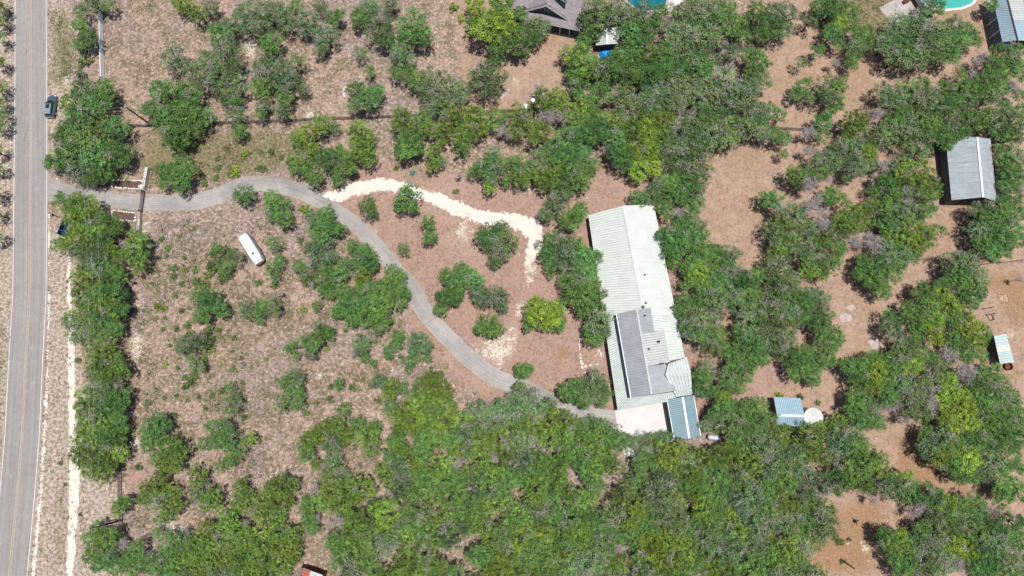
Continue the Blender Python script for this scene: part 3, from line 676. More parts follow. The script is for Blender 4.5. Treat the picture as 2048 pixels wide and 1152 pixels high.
# red and white shed at the bottom edge
e, LE, RG, RE = gable('farm_shed', 'shed with one red and one white roof slope at the bottom edge', 'shed', [(606.5, 1136), (588, 1192)], [(623.8, 1142.5), (605, 1200)], [(645.5, 1150), (628, 1208)], 3.0, 3.7, M_RRED, flat('maroon_siding', lin(84, 50, 52)[:3], .8), .45, rmat2=M_RPANEL, ins=.05, insx=.05, capmat=M_RPANEL)
m = MB(); m.bar(LE[0] + Vector((-.35, 0, -.12)), LE[1] + Vector((-.35, 0, -.12)), .55, .1); m.build('gutter', M_WOOD, e)

# ------------------------------------------------------------------ swimming pools, patio
def water(name, rgb):
    b = NB(name); n = b.noise(1.6, 3, .6); b.bump(n, .15, .08); return b.fin(b.mix(b.ss(n, .3, .7), tuple(c * .88 for c in rgb) + (1,), tuple(rgb) + (1,)), .08, .5)
def pool(name, label, poly, rgb, coping):
    c = sum((G(*p) for p in poly), Vector()) / len(poly)
    e = empty(name, c, label, 'pool')
    pw = [Vector(tuple(G(*p)[:2]) + (0,)) for p in poly]; n = len(pw)
    m = MB(); m.prism([(p.x, p.y) for p in pw], -.02, .035); m.build('water', water('pool_water', rgb), e)
    m = MB()
    for i in range(n):
        a = pw[i]; b_ = pw[(i + 1) % n]; d = (b_ - a).normalized(); o_ = (a - c); k = max(1, int((b_ - a).length / .9))
        for j in range(k):
            s = a.lerp(b_, (j + .02) / k); t = a.lerp(b_, (j + .98) / k); m = MB(); m.bar(s + Vector((0, 0, .05)), t + Vector((0, 0, .05)), .5, .1); m.build('coping_stone', coping, e)
    return e
pool('swimming_pool', 'deep teal blue swimming pool at the top edge behind the white shed', [(1249, -30), (1335, -30), (1336, 0), (1331, 18), (1292, 25), (1270, 18), (1252, 2)], lin(6, 104, 124)[:3], M_CONC2)
pool('swimming_pool', 'pale turquoise swimming pool near the teal barn', [(1832, -30), (1958, -30), (1951, 0), (1944, 9), (1924, 17), (1888, 21), (1862, 16), (1838, 2)], lin(70, 168, 158)[:3], M_STONE)
m = MB(); m.prism([tuple(G(*q)[:2]) for q in ((1338, -30), (1372, -30), (1366, 2), (1354, 14), (1338, 26), (1333, 20), (1338, 0))], -.05, .05); tag(m.build('pool_deck', M_CONC), kind='structure')
m = MB(); m.prism([tuple(G(*q)[:2]) for q in ((1757.5, 16), (1792, -2), (1816, -8), (1834, 30), (1802, 46), (1783, 47))], -.05, .06); tag(m.build('patio_slab', M_CONC2), kind='structure')
e = empty('brick_grill', G(1812, 6), 'small brick grill on the corner of the grey patio slab', 'grill')
c = G(1810, 5); m = MB(); m.box((c.x, c.y, .45), (1.0, .7, .9), .4); m.build('brick_base', flat('pink_brick', lin(170, 110, 92)[:3], .9), e); m = MB(); m.box((c.x, c.y, .94), (.9, .6, .08), .4); m.build('grate', M_DARK, e)
e = empty('pool_wall', G(1842, 26), 'dark low wall running beside the turquoise pool', 'wall')
pts = [G(1820, -12), G(1836, 14), G(1857, 42)]
for i in range(2):
    m = MB(); m.bar(pts[i] + Vector((0, 0, .45)), pts[i + 1] + Vector((0, 0, .45)), .9, .9); m.build('wall_section', M_WALLD, e)
tv = []; rr = random.Random(4); m = MB(); c = G(1210.5, 108.5)
N = 9
for i in range(N):
    for j in range(N):
        u, v = i / (N - 1) - .5, j / (N - 1) - .5; tv.append((c.x + u * 2.2 + rr.uniform(-.08, .08), c.y + v * 1.9 + rr.uniform(-.08, .08), .08 + .7 * max(0, 1 - 3.2 * (u * u + v * v)) + rr.uniform(0, .12)))
m.add(tv, [(i * N + j, (i + 1) * N + j, (i + 1) * N + j + 1, i * N + j + 1) for i in range(N - 1) for j in range(N - 1)])
tag(m.build('tarp', flat('bright_blue_plastic', lin(12, 128, 196)[:3], .45)), 'bright blue crumpled tarp under the oaks below the white shed', 'tarp')
# ------------------------------------------------------------------ fences, gate, planters
def fence(name, label, pts, h, rails, mat, post_gap=2.7, pr=.06, rr_=.04, square=False, group=None, bw=.06):
    L = [G(*p) for p in pts]; e = empty(name, (L[0] + L[-1]) / 2, label, 'fence', group)
    for i in range(len(L) - 1):
        a, b_ = L[i], L[i + 1]; n = max(1, round((b_ - a).length / post_gap))
        for k in range(n + (1 if i == len(L) - 2 else 0)):
            p = a.lerp(b_, k / n); m = MB()
            if square: m.box((p.x, p.y, h / 2 + .04), (pr * 2, pr * 2, h + .08))
            else: m.tube(p, p + Vector((0, 0, h + .05)), pr, n=6)
            m.build('post', mat, e)
        for z in rails:
            for k in range(n):
                p = a.lerp(b_, k / n); q = a.lerp(b_, (k + 1) / n); m = MB()
                if square: m.bar(p + Vector((0, 0, z)), q + Vector((0, 0, z)), bw, .12)
                else: m.bar(p + Vector((0, 0, z)), q + Vector((0, 0, z)), rr_ * 2, rr_ * 2)
                m.build('rail', mat, e)
    return e
M_FEN = flat('dark_fence_pipe', lin(84, 78, 80)[:3], .7)
fence('rail_fence', 'long dark rail fence running across between driveway and upper field', [(258, 254), (303, 254), (415, 249), (512, 246), (612, 242), (780, 236), (900, 229), (1050, 223), (1230, 215)], 1.25, (.25, .58, .9, 1.22), M_FEN, rr_=.032)
fence('rail_fence', 'short dark rail fence in the gap right of the upper wood', [(1535, 258), (1605, 262), (1680, 266)], 1.25, (.25, .58, .9, 1.22), M_FEN, rr_=.032)
fence('rail_fence', 'grey wooden rail fence under the roadside trees below the gate', [(221, 412), (222, 450), (230, 600), (237, 800), (243, 925), (245, 1000), (247, 1060)], 1.3, (.3, .65, 1.0, 1.28), M_WOOD, square=True, pr=.07)
fence('board_fence', 'white board fence beside the road at the upper left', [(203.5, -30), (205, 5), (209, 158)], 1.3, (.25, .58, .92, 1.26), M_WHITEP, square=True, pr=.09, post_gap=2.4, bw=.15)
fence('wire_fence', 'thin wire fence at the right edge below the shed', [(1955, 530), (2060, 520)], 1.1, (.35, .7, 1.05), M_DARK, pr=.035, rr_=.012, post_gap=3)

ga, gb = G(291, 384.5), G(285.5, 424.5)
e = empty('driveway_gate', (ga + gb) / 2, 'dark metal farm gate closed across the driveway', 'gate')
for p in (ga, gb):
    m = MB(); m.box((p.x, p.y, .75), (.16, .16, 1.5)); po = m.build('gate_post', M_DARK, e); m = MB(); m.box((p.x, p.y, 1.53), (.22, .22, .06)); m.build('post_cap', M_DARK, po)
m = MB(); d = (gb - ga).normalized(); A_ = ga + d * .12; B_ = gb - d * .12
for z in (.15, .42, .69, .96, 1.3): m = MB(); m.bar(A_ + Vector((0, 0, z)), B_ + Vector((0, 0, z)), .05, .06); m.build('gate_bar', M_DARK, e)
for k in range(23):
    p = A_.lerp(B_, k / 22); m = MB(); m.box((p.x, p.y, .72), (.035, .035, 1.2)); m.build('picket', M_WOOD, e)

rs = random.Random(7)
def stone_mesh(seed):
    r = random.Random(seed); m = MB(); vs = []
    for z, s in ((0, 1), (.75, .95), (1, .7)):
        for i in range(6):
            t = i / 6 * 6.283 + r.uniform(-.2, .2); k = s * r.uniform(.42, .56); vs.append((k * math.cos(t), k * math.sin(t), z * r.uniform(.9, 1.05)))
    fs = [(k * 6 + i, k * 6 + (i + 1) % 6, (k + 1) * 6 + (i + 1) % 6, (k + 1) * 6 + i) for k in (0, 1) for i in range(6)] + [tuple(range(12, 18))]
    me = bpy.data.meshes.new('stone'); me.from_pydata(vs, [], fs); me.update(); return me
STONES = [stone_mesh(i) for i in range(6)]; STONEW = []; STONEG = []
for s in STONES:
    a = s.copy(); a.materials.append(M_STONE); STONEW.append(a); b_ = s.copy(); b_.materials.append(M_STONEG); STONEG.append(b_)
def stone(parent, p, sx, sy, sz, rz, grey=False, z=0.0):
    o = bpy.data.objects.new('stone', rs.choice(STONEG if grey else STONEW)); col.objects.link(o); o.parent = parent
    o.location = (p.x - parent.location.x, p.y - parent.location.y, z); o.scale = (sx, sy, sz); o.rotation_euler = (0, 0, rz); return o
def stone_row(parent, a, b_, gap=.5, w=.4, h=.35, grey=.1, jit=.06, courses=1):
    L = (b_ - a).length; n = max(1, int(L / gap)); ang = math.atan2((b_ - a).y, (b_ - a).x)
    for c in range(courses):
        for k in range(n):
            p = a.lerp(b_, (k + (.5 if c % 2 == 0 else .9) * 1.0) / n if n > 1 else .5) + Vector((rs.uniform(-jit, jit), rs.uniform(-jit, jit), 0))
            stone(parent, p, gap * rs.uniform(.95, 1.25), w * rs.uniform(.8, 1.2), h * rs.uniform(.8, 1.1), ang + rs.uniform(-.15, .15), rs.random() < grey, c * h * .85)
def planter(label, q):
    Q = [G(*p) for p in q]; e = empty('stone_planter', sum(Q, Vector()) / 4, label, 'planter')
    for i in range(4): stone_row(e, Q[i], Q[(i + 1) % 4], .5, .42, .4)
    m = MB(); cc = e.location
    m.prism([((p.x - cc.x) * .93 + cc.x, (p.y - cc.y) * .93 + cc.y) for p in Q], 0, .2); m.build('mulch', M_MULCH, e)
planter('white stone planter bed above the driveway beside the gate', [(226, 361), (286, 362), (283, 379), (226, 376)])
planter('white stone planter bed below the driveway beside the gate', [(226, 421), (273, 427), (271.5, 443.5), (226, 438.5)])
def stone_wall(label, a, b_, h, w, grey):
    A_, B_ = G(*a), G(*b_); e = empty('stone_wall', (A_ + B_) / 2, label, 'wall')
    m = MB(); m.bar(A_ + Vector((0, 0, h / 2)), B_ + Vector((0, 0, h / 2)), w * .8, h); m.build('wall_core', M_STONEG, e)
    L = (B_ - A_).length; n = int(L / .42); d = (B_ - A_).normalized(); s_ = d.cross(Vector((0, 0, 1)))
    for k in range(n):
        for j in (-1, 1):
            p = A_.lerp(B_, (k + .5) / n) + s_ * (j * w * .25); stone(e, p, .48, w * .52, .2 * rs.uniform(.8, 1.3), math.atan2(d.y, d.x), rs.random() < grey, h - .06)
stone_wall('white stone wing wall rising from the gate past the upper planter', (291.5, 381), (299, 338), 1.0, .62, .15)
stone_wall('grey stone wing wall below the gate beside the lower planter', (283, 428), (281, 466), .9, .6, .8)
e = empty('stone_column', G(289, 380), 'pale stone gate column at the upper end of the gate', 'column')
for c in range(5):
    for i in (-1, 1):
        for j in (-1, 1): p = G(288.5, 379.5); stone(e, p + Vector((i * .24, j * .24, 0)), .6, .6, .3, rs.uniform(0, 6), rs.random() < .2, c * .28)

e = empty('stone_edging', G(1165, 715), 'row of white stones edging the yard path beside the house', 'edging')
stone_row(e, G(1157, 680), G(1161.5, 712), .42, .32, .18, .2, .12); stone_row(e, G(1161.5, 712), G(1165.5, 737), .55, .55, .28, .05, .15)
stone_row(e, G(1167, 734), G(1184, 730), .6, .5, .22, 0, .04); stone_row(e, G(1184, 730), G(1207, 728), .5, .3, .12, .3, .1)
stone_row(e, G(1167, 746), G(1188, 741), .5, .4, .2, .05, .08); stone_row(e, G(1188, 741), G(1200, 740), .45, .3, .12, .2, .1)
stone_row(e, G(1199, 697), G(1203, 722), .5, .4, .15, .3, .15); stone_row(e, G(1190, 731), G(1190.5, 741), .4, .25, .1, .3, .05)
M_ROCKP = flat('pinkish_limestone', lin(172, 158, 152)[:3], .95, .1, var=.2, scale=1.5)
for i, (x, y, r, lb) in enumerate(((1690, 636, 1.25, 'largest of the two pale flat rocks in the brown clearing'), (1702, 614.5, .8, 'smaller pale flat rock above the largest rock in the clearing'), (1751, 689, 1.35, 'flat pinkish grey rock at the edge of the brown clearing'))):
    r_ = random.Random(i + 3); m = MB(); c = G(x, y); vs = []; n = 11
    rad = [r_.uniform(.7, 1.15) * r for _ in range(n)]
    for z, k in ((-.05, 1), (.09, .95), (.15, .72), (.17, .35)):
        for j in range(n): t = 6.283 * j / n; vs.append((c.x + k * rad[j] * math.cos(t) * 1.15, c.y + k * rad[j] * .8 * math.sin(t), z + r_.uniform(-.02, .02)))
    m.add(vs, [(k * n + j, k * n + (j + 1) % n, (k + 1) * n + (j + 1) % n, (k + 1) * n + j) for k in range(3) for j in range(n)] + [tuple(range(3 * n, 4 * n))])
    tag(m.build('flat_rock', M_ROCKP), lb, 'rock')

# ------------------------------------------------------------------ utility poles and lines
def top(px, py, h): return G(px, py, h)
def pole(label, t, h, arm=None, ang=0.0, r=.15):
    e = empty('utility_pole', (t.x, t.y, 0), label, 'pole', None)
    m = MB(); m.tube((t.x, t.y, -.3), (t.x, t.y, h), r * 1.15, r * .75, 10); m.build('shaft', M_POLE, e)
    m = MB(); m.tube((t.x, t.y, h), (t.x, t.y, h + .06), r * .8, r * .7, 10); m.build('pole_cap', M_GREYM, e)
    ends = []
    if arm:
        dx, dy = math.cos(ang) * arm / 2, math.sin(ang) * arm / 2
        m = MB(); m.bar((t.x - dx, t.y - dy, h - .35), (t.x + dx, t.y + dy, h - .35), .12, .14); m.build('crossarm', M_WOOD, e)
        for k in (-.95, -.2, .95):
            p = (t.x + dx * k, t.y + dy * k, h - .28); m = MB(); m.lathe(p, [(.06, 0), (.08, .08), (.05, .2)], 8); m.build('insulator', M_GREYM, e); ends.append(Vector(p) + Vector((0, 0, .2)))
    return e, ends
tB = top(163, 218.5, 10); eB, inB = pole('utility pole with crossarm rising out of the roadside trees above the driveway', tB, 10, 1.9, .0)
tA = top(250, 213, 9); eA, _ = pole('lone dark utility pole in the open field right of the roadside trees', tA, 9)
tC = top(1067, 190.5, 10); eC, inC = pole('utility pole with white transformer among the upper trees', tC, 10, 1.6, 0.0)
tD = top(178, 1058.5, 9.2); eD, inD = pole('utility pole leaning over the lower roadside trees', tD, 9.2, 1.9, .1)
c = top(1066, 198.5, 8.6); m = MB(); m.lathe((tC.x - .12, tC.y - .42, 8.0), [(.02, 0), (.36, .02), (.38, .95), (.3, 1.08), (.1, 1.12)], 16); m.build('transformer', M_WHITEP, eC)
m = MB(); m.tube((tC.x - .15, tC.y - .2, 9.1), (tC.x + .05, tC.y + .1, 9.7), .05); m.build('bushing', M_GREYM, eC)
def wire(label, a, b_, sag, r=.013):
    m = MB(); n = 28; pts = [a.lerp(b_, i / n) - Vector((0, 0, sag * 4 * (i / n) * (1 - i / n))) for i in range(n + 1)]
    for i in range(n): m.tube(pts[i], pts[i + 1], r, n=4, cap=False)
    o = m.build('power_line', M_WIRE); tag(o, label, 'wire', 'power lines'); return o
nm = ('left', 'middle', 'right')
for k in range(3):
    wire('thin overhead power line over the roadside trees, %s of the three' % nm[k], inB[k], inD[k], 2.2 + .3 * k)
    wire('thin overhead power line leaving the roadside pole toward the top edge, %s of three' % nm[k], inB[k], inB[k] + Vector((-2, 75, 0)), 1.6)
    wire('thin overhead power line leaving the lower roadside pole downward, %s of three' % nm[k], inD[k], inD[k] + Vector((-4, -40, 0)), 1.0)
wire('upper of two overhead lines from the lone pole to the transformer pole', tA + Vector((0, 0, -.1)), inC[0], 1.6)
wire('lower of two overhead lines from the lone pole to the transformer pole', tA + Vector((0, .1, -1.3)), tC + Vector((-.1, 0, -1.2)), 1.9)
wire('short upper overhead line between the roadside pole and the lone pole', tB + Vector((.1, 0, -.3)), tA + Vector((0, 0, -.1)), .4)
wire('short lower overhead line between the roadside pole and the lone pole', tB + Vector((.1, 0, -1.5)), tA + Vector((0, 0, -1.3)), .4)
m = MB(); b_ = Vector((tD.x + 5.5, tD.y + .6, .05)); m.tube(Vector((tD.x, tD.y, 8.6)), b_, .025, n=5); m.build('guy_wire', M_GREYM, eD)

# satellite dish
c = top(1051, 213, 2.6); e = empty('satellite_dish', (c.x, c.y, 0), 'round white satellite dish beside the transformer pole', 'dish')
m = MB(); m.tube((c.x, c.y, 0), (c.x, c.y, 2.4), .05); m.build('mast', M_GREYM, e)
m = MB(); m.lathe((c.x, c.y, 2.4), [(.05, 0), (.25, .05), (.42, .16), (.5, .28), (.48, .29), (.4, .18), (.22, .08), (.02, .05)], 20); m.build('reflector', M_WHITEP, e, True)
m = MB(); m.tube((c.x, c.y, 2.45), (c.x + .1, c.y - .2, 2.85), .03); m.build('feed_arm', M_DARK, e)

# roadside sign post
c = G(118.5, 434.3); e = empty('road_sign', c, 'dark sign post standing edge-on beside the road below the driveway', 'sign')
m = MB(); m.box((c.x, c.y, .9), (.09, .09, 1.8)); m.build('post', M_DARK, e); m = MB(); m.box((c.x - .1, c.y, 1.6), (.04, .5, .55)); m.build('sign_plate', M_DARK, e)

# pipe frame on the lane at the right
e = empty('pipe_frame', G(1976, 630), 'dark pipe gate frame standing on the dirt lane at the right', 'frame')
bs = [G(1969, 617.5), G(1975, 629.5), G(1981, 640.5)]; hh = (2.7, 2.3, 1.2)
for p, h in zip(bs, hh): m = MB(); m.tube(p, p + Vector((0, 0, h)), .07, n=8); m.build('post', M_DARK, e)
for z in (.9, 1.15): m = MB(); m.tube(bs[1] + Vector((0, 0, z)), bs[2] + Vector((0, 0, z)), .05, n=6); m.build('rail', M_DARK, e)
m = MB(); m.tube(bs[1] + Vector((0, 0, 1.9)), bs[2] + Vector((0, 0, .3)), .045, n=6); m.build('brace', M_DARK, e)

# propane tank in the trees
c = G(1427, 875); e = empty('propane_tank', c, 'pale grey propane tank under the trees right of the carport', 'tank')
m = MB(); a = math.radians(-8); dx = Vector((math.cos(a), math.sin(a), 0)); pr = [(0.02, -1.25), (.3, -1.2), (.46, -1.0), (.5, -.8), (.5, .8), (.46, 1.0), (.3, 1.2), (.02, 1.25)]
for i in range(len(pr) - 1): m.tube(c + dx * pr[i][1] + Vector((0, 0, .75)), c + dx * pr[i + 1][1] + Vector((0, 0, .75)), pr[i][0], pr[i + 1][0], 14, False)
m.build('vessel', M_GREYM, e, True); m = MB(); m.lathe(c + Vector((0, 0, 1.22)), [(.18, 0), (.18, .14), (.05, .18)], 12); m.build('valve_dome', M_WHITEP, e)
for s in (-.7, .7): q = c + dx * s; m = MB(); m.box((q.x, q.y, .15), (.15, .7, .3), a); m.build('foot', M_CONC2, e)

# blue bin under the roadside trees
c = G(137, 457); ang = math.radians(75.0); e = empty('blue_bin', c, 'dark blue metal container half hidden under the roadside trees below the driveway', 'container')
u = Vector((math.cos(ang), math.sin(ang), 0)); v = Vector((-u.y, u.x, 0)); M_BLUE = flat('dark_blue_metal', lin(26, 46, 66)[:3], .45, .4); M_BLUE2 = flat('blue_trim', lin(52, 96, 130)[:3], .45, .4)
for s in (-1, 1):
    m = MB(); m.bar(c + v * s * .85 - u * 1.7 + Vector((0, 0, .65)), c + v * s * .85 + u * 1.7 + Vector((0, 0, .65)), .08, 1.2); m.build('side_panel', M_BLUE, e)
    m = MB(); m.bar(c + u * s * 1.66 - v * .8 + Vector((0, 0, .65)), c + u * s * 1.66 + v * .8 + Vector((0, 0, .65)), .08, 1.2); m.build('end_panel', M_BLUE, e)
    m = MB(); m.bar(c + v * s * .85 - u * 1.7 + Vector((0, 0, 1.29)), c + v * s * .85 + u * 1.7 + Vector((0, 0, 1.29)), .14, .08); m.build('rim', M_BLUE2, e)
m = MB(); m.bar(c - u * 1.6 + Vector((0, 0, .2)), c + u * 1.6 + Vector((0, 0, .2)), 1.6, .1); m.build('floor', M_BLUE, e)
m = MB(); m.bar(c - u * .8 - v * .8 + Vector((0, 0, 1.25)), c - u * .8 + v * .8 + Vector((0, 0, 1.25)), .1, .08); m.build('cross_bar', M_BLUE2, e)

# fallen log, charred stumps
p, q = G(1681, 1118), G(1709, 1137.5); e = empty('fallen_log', (p + q) / 2, 'dark fallen log lying in the small clearing at the lower right', 'log')
m = MB(); m.tube(p + Vector((0, 0, .17)), q + Vector((0, 0, .12)), .18, .11, 9); m.build('trunk', M_POLE, e)
m = MB(); m.tube(p.lerp(q, .3) + Vector((0, 0, .2)), p.lerp(q, .15) + Vector((.5, .5, .5)), .06, .03, 6); m.build('branch_stub', M_POLE, e)
for (x, y, lb) in ((1709, 1042, 'charred black stump nearest the wood in the lower right clearing'), (1635, 1096.5, 'charred black stump at the left side of the lower right clearing')):
    c = G(x, y); e = empty('charred_stump', c, lb, 'stump'); r_ = random.Random(int(x)); mk = flat('charred_wood', (.018, .016, .02), .9)
    m = MB(); m.tube(c - Vector((0, 0, .1)), c + Vector((0, 0, .55)), .3, .2, 9); m.build('trunk', mk, e)
    for k in range(7):
        t = k * .9 + r_.uniform(0, .5); m = MB(); m.tube(c + Vector((0, 0, .3)), c + Vector((math.cos(t) * r_.uniform(.3, .7), math.sin(t) * r_.uniform(.3, .7), r_.uniform(.2, .9))), .08, .03, 6); m.build('root', mk, e)

# ------------------------------------------------------------------ car (points up the picture)
def loft(sections, closed_ends=True):
    m = MB(); n = len(sections[0]); vs = [p for s in sections for p in s]; fs = []
    for k in range(len(sections) - 1):
        for i in range(n): fs.append((k * n + i, k * n + (i + 1) % n, (k + 1) * n + (i + 1) % n, (k + 1) * n + i))
    if closed_ends: fs += [tuple(range(n))[::-1], tuple(range((len(sections) - 1) * n, len(sections) * n))]
    m.add(vs, fs); return m
def fix_normals(o):
    import bmesh
    b = bmesh.new(); b.from_mesh(o.data); bmesh.ops.recalc_face_normals(b, faces=b.faces); b.to_mesh(o.data); b.free()
def build_car():
    c0 = G(107.0, 215.5); e = empty('parked_car', c0, 'dark teal grey car with sunroof parked half on the road shoulder', 'car')
    paint_ = flat('teal_grey_car_paint', lin(74, 96, 110)[:3], .28, .6, .25, var=.04)
    def ring(y, zb, zt, hw, tum=.0, n=16, pw=3.2):
        out = []
        for i in range(n):
            t = 6.2832 * i / n; cx, sz = math.cos(t), math.sin(t)
            x = math.copysign(abs(cx) ** (2 / pw), cx); z = math.copysign(abs(sz) ** (2 / pw), sz)
            w = hw * (1 - tum * max(0, z)); out.append((c0.x + x * w, c0.y + y, (zb + zt) / 2 + z * (zt - zb) / 2))
        return out
    body = [ring(2.30, .42, .66, .62), ring(2.22, .34, .80, .80), ring(1.95, .28, .90, .90), ring(1.4, .25, .97, .925), ring(.9, .25, 1.02, .93), ring(0, .25, 1.04, .935), ring(-1.2, .25, 1.06, .93), ring(-1.9, .28, 1.06, .91), ring(-2.2, .34, 1.00, .86), ring(-2.32, .44, .82, .74)]
    o = loft(body).build('body', paint_, e, True); fix_normals(o)
    cab = [ring(.95, .95, 1.03, .82), ring(.25, .95, 1.50, .78, .16), ring(-.2, .95, 1.62, .78, .18), ring(-1.2, .95, 1.61, .78, .18), ring(-1.75, .95, 1.48, .77, .17), ring(-2.12, .95, 1.08, .76)]
    g = loft(cab).build('window_glass', M_GLASS, e, True); fix_normals(g)
    rf = [ring(.16, 1.48, 1.53, .60, .05), ring(-.2, 1.56, 1.645, .63, .05), ring(-1.2, 1.56, 1.635, .63, .05), ring(-1.72, 1.44, 1.51, .60, .05)]
    r_ = loft(rf).build('roof', flat('car_roof_paint', lin(136, 158, 170)[:3], .25, .6, .2, var=.03), e, True); fix_normals(r_)
    m = MB(); m.box((c0.x - .0, c0.y - .42, 1.648), (.80, .82, .02)); m.build('sunroof', M_BLACK, r_)
    for s in (-1, 1):
        m = MB(); m.bar((c0.x + s * .74, c0.y + .92, 1.02), (c0.x + s * .60, c0.y + .16, 1.53), .07, .05); m.build('pillar', paint_, e)
        m = MB(); m.bar((c0.x + s * .66, c0.y - 2.08, 1.08), (c0.x + s * .58, c0.y - 1.7, 1.5), .1, .06); m.build('pillar', paint_, e)
        m = MB(); m.bar((c0.x + s * .57, c0.y - 1.55, 1.66), (c0.x + s * .57, c0.y - .05, 1.67), .05, .04); m.build('roof_rail', M_GREYM, r_)
        m = MB(); m.box((c0.x + s * 1.03, c0.y + .62, 1.08), (.2, .12, .15)); m.build('mirror', paint_, e)
        m = MB(); m.box((c0.x + s * .68, c0.y + 2.13, .74), (.32, .16, .14)); m.build('headlight', M_WHITEP, e)
        m = MB(); m.box((c0.x + s * .70, c0.y - 2.24, .92), (.26, .12, .2)); m.build('taillight', flat('red_lens', (.35, .02, .02), .3), e)
        for y in (1.42, -1.42):
            m = MB(); m.tube((c0.x + s * .72, c0.y + y, .34), (c0.x + s * .95, c0.y + y, .34), .34, n=20); w = m.build('wheel', M_BLACK, e)
            m = MB(); m.tube((c0.x + s * .94, c0.y + y, .34), (c0.x + s * .965, c0.y + y, .34), .2, n=14); m.build('rim', M_GREYM, w)
    m = MB(); m.box((c0.x, c0.y - 2.3, .52), (1.5, .12, .16)); m.build('rear_bumper', M_GREYM, e)
    m = MB(); m.box((c0.x, c0.y + 2.28, .5), (1.4, .1, .14)); m.build('front_bumper', M_DARK, e)
    m = MB(); m.bar((c0.x - .62, c0.y + .98, 1.045), (c0.x + .62, c0.y + .98, 1.045), .2, .03); m.build('cowl', M_BLACK, e)
    m = MB(); m.bar((c0.x - .5, c0.y - 1.78, 1.5), (c0.x + .5, c0.y - 1.78, 1.5), .14, .04); m.build('spoiler', M_GREYM, r_)
build_car()

# ------------------------------------------------------------------ rounded travel trailer
def build_trailer():
    a, b_ = G(487, 471, 1.6), G(520.5, 525, 1.6); c0 = (a + b_) / 2; c0.z = 0; d = (b_ - a); L = 6.6; d.z = 0; d.normalize(); s_ = Vector((-d.y, d.x, 0))
    e = empty('travel_trailer', c0, 'white rounded travel trailer parked on bare ground below the driveway bend', 'trailer')
    sil = flat('polished_shell', lin(150, 154, 164)[:3], .35, .5, .3, var=.06); sec = []
    N = 20
    for t in np.linspace(-1, 1, 17):
        k = (1 - abs(t) ** 5.0) ** .38 if abs(t) < 1 else .05
        k = max(k, .08); hw = 1.2 * (.45 + .55 * k); ht = 1.05 * (.35 + .65 * k); ring = []
        for i in range(N):
            th = 6.2832 * i / N; cx, sz = math.cos(th), math.sin(th); x = math.copysign(abs(cx) ** .62, cx) * hw; z = math.copysign(abs(sz) ** .62, sz) * ht
            p = c0 + d * (t * L / 2) + s_ * x; ring.append((p.x, p.y, 1.55 + z))
        sec.append(ring)
    o = loft(sec).build('shell', sil, e, True); fix_normals(o)
    rf = []
    for t in np.linspace(-.93, .90, 9):
        k = max((1 - abs(t) ** 6) ** .5, .5); ring = []
        for i in range(12):
            th = 6.2832 * i / 12; x = math.copysign(abs(math.cos(th)) ** .5, math.cos(th)) * .98 * (.6 + .4 * k); z = math.sin(th) * .05
            p = c0 + d * (t * L / 2) + s_ * x; ring.append((p.x, p.y, 2.545 + .06 * k + z - .10 * (abs(x) / .98) ** 3 - .25 * max(0, abs(t) - .75)))
        rf.append(ring)
    r_ = loft(rf).build('sunlit_top', flat('sunlit_top_white', lin(206, 210, 208)[:3], .6, var=.03), e, True); fix_normals(r_)  # trailer top overexposed by sun, painted as a separate white layer
    p = c0 + d * 1.35 + s_ * .0; m = MB(); m.box((p.x, p.y, 2.68), (.36, .36, .16), math.atan2(d.y, d.x)); m.build('roof_vent', M_DARK, r_)
    p = c0 - d * 1.0; m = MB(); m.box((p.x, p.y, 2.68), (.6, .5, .14), math.atan2(d.y, d.x)); m.build('air_conditioner', M_WHITEP, r_)
    p = c0 + d * (L / 2 - .22); m = MB(); m.bar(p - s_ * .75 + Vector((0, 0, 2.0)), p + s_ * .75 + Vector((0, 0, 2.0)), .32, .5); m.build('end_window', M_GLASS, e)
    for z in (2.28, 1.75): m = MB(); m.bar(p - s_ * .8 + Vector((0, 0, z)) , p + s_ * .8 + Vector((0, 0, z)), .4, .06); m.build('window_trim', M_WHITEP, e)
    for sg in (-1, 1):
        for t in (-1.7, .1, 1.7):
            p = c0 + d * t + s_ * sg * 1.19; m = MB(); m.bar(p - d * .45 + Vector((0, 0, 1.8)), p + d * .45 + Vector((0, 0, 1.8)), .06, .5); m.build('side_window', M_GLASS, e)
        p = c0 + d * .5 + s_ * sg * 1.0; m = MB(); m.tube(p - s_ * .12 + Vector((0, 0, .34)), p + s_ * .12 + Vector((0, 0, .34)), .34, n=18); m.build('wheel', M_BLACK, e)
    p = c0 - d * (L / 2); m = MB(); m.bar(p + Vector((0, 0, .5)), p - d * .6 + Vector((0, 0, .45)), .1, .12); m.build('hitch', M_DARK, e)
    m = MB(); m.tube(p - d * .6 + Vector((0, 0, .0)), p - d * .6 + Vector((0, 0, .5)), .05); m.build('jack', M_DARK, e)
build_trailer()
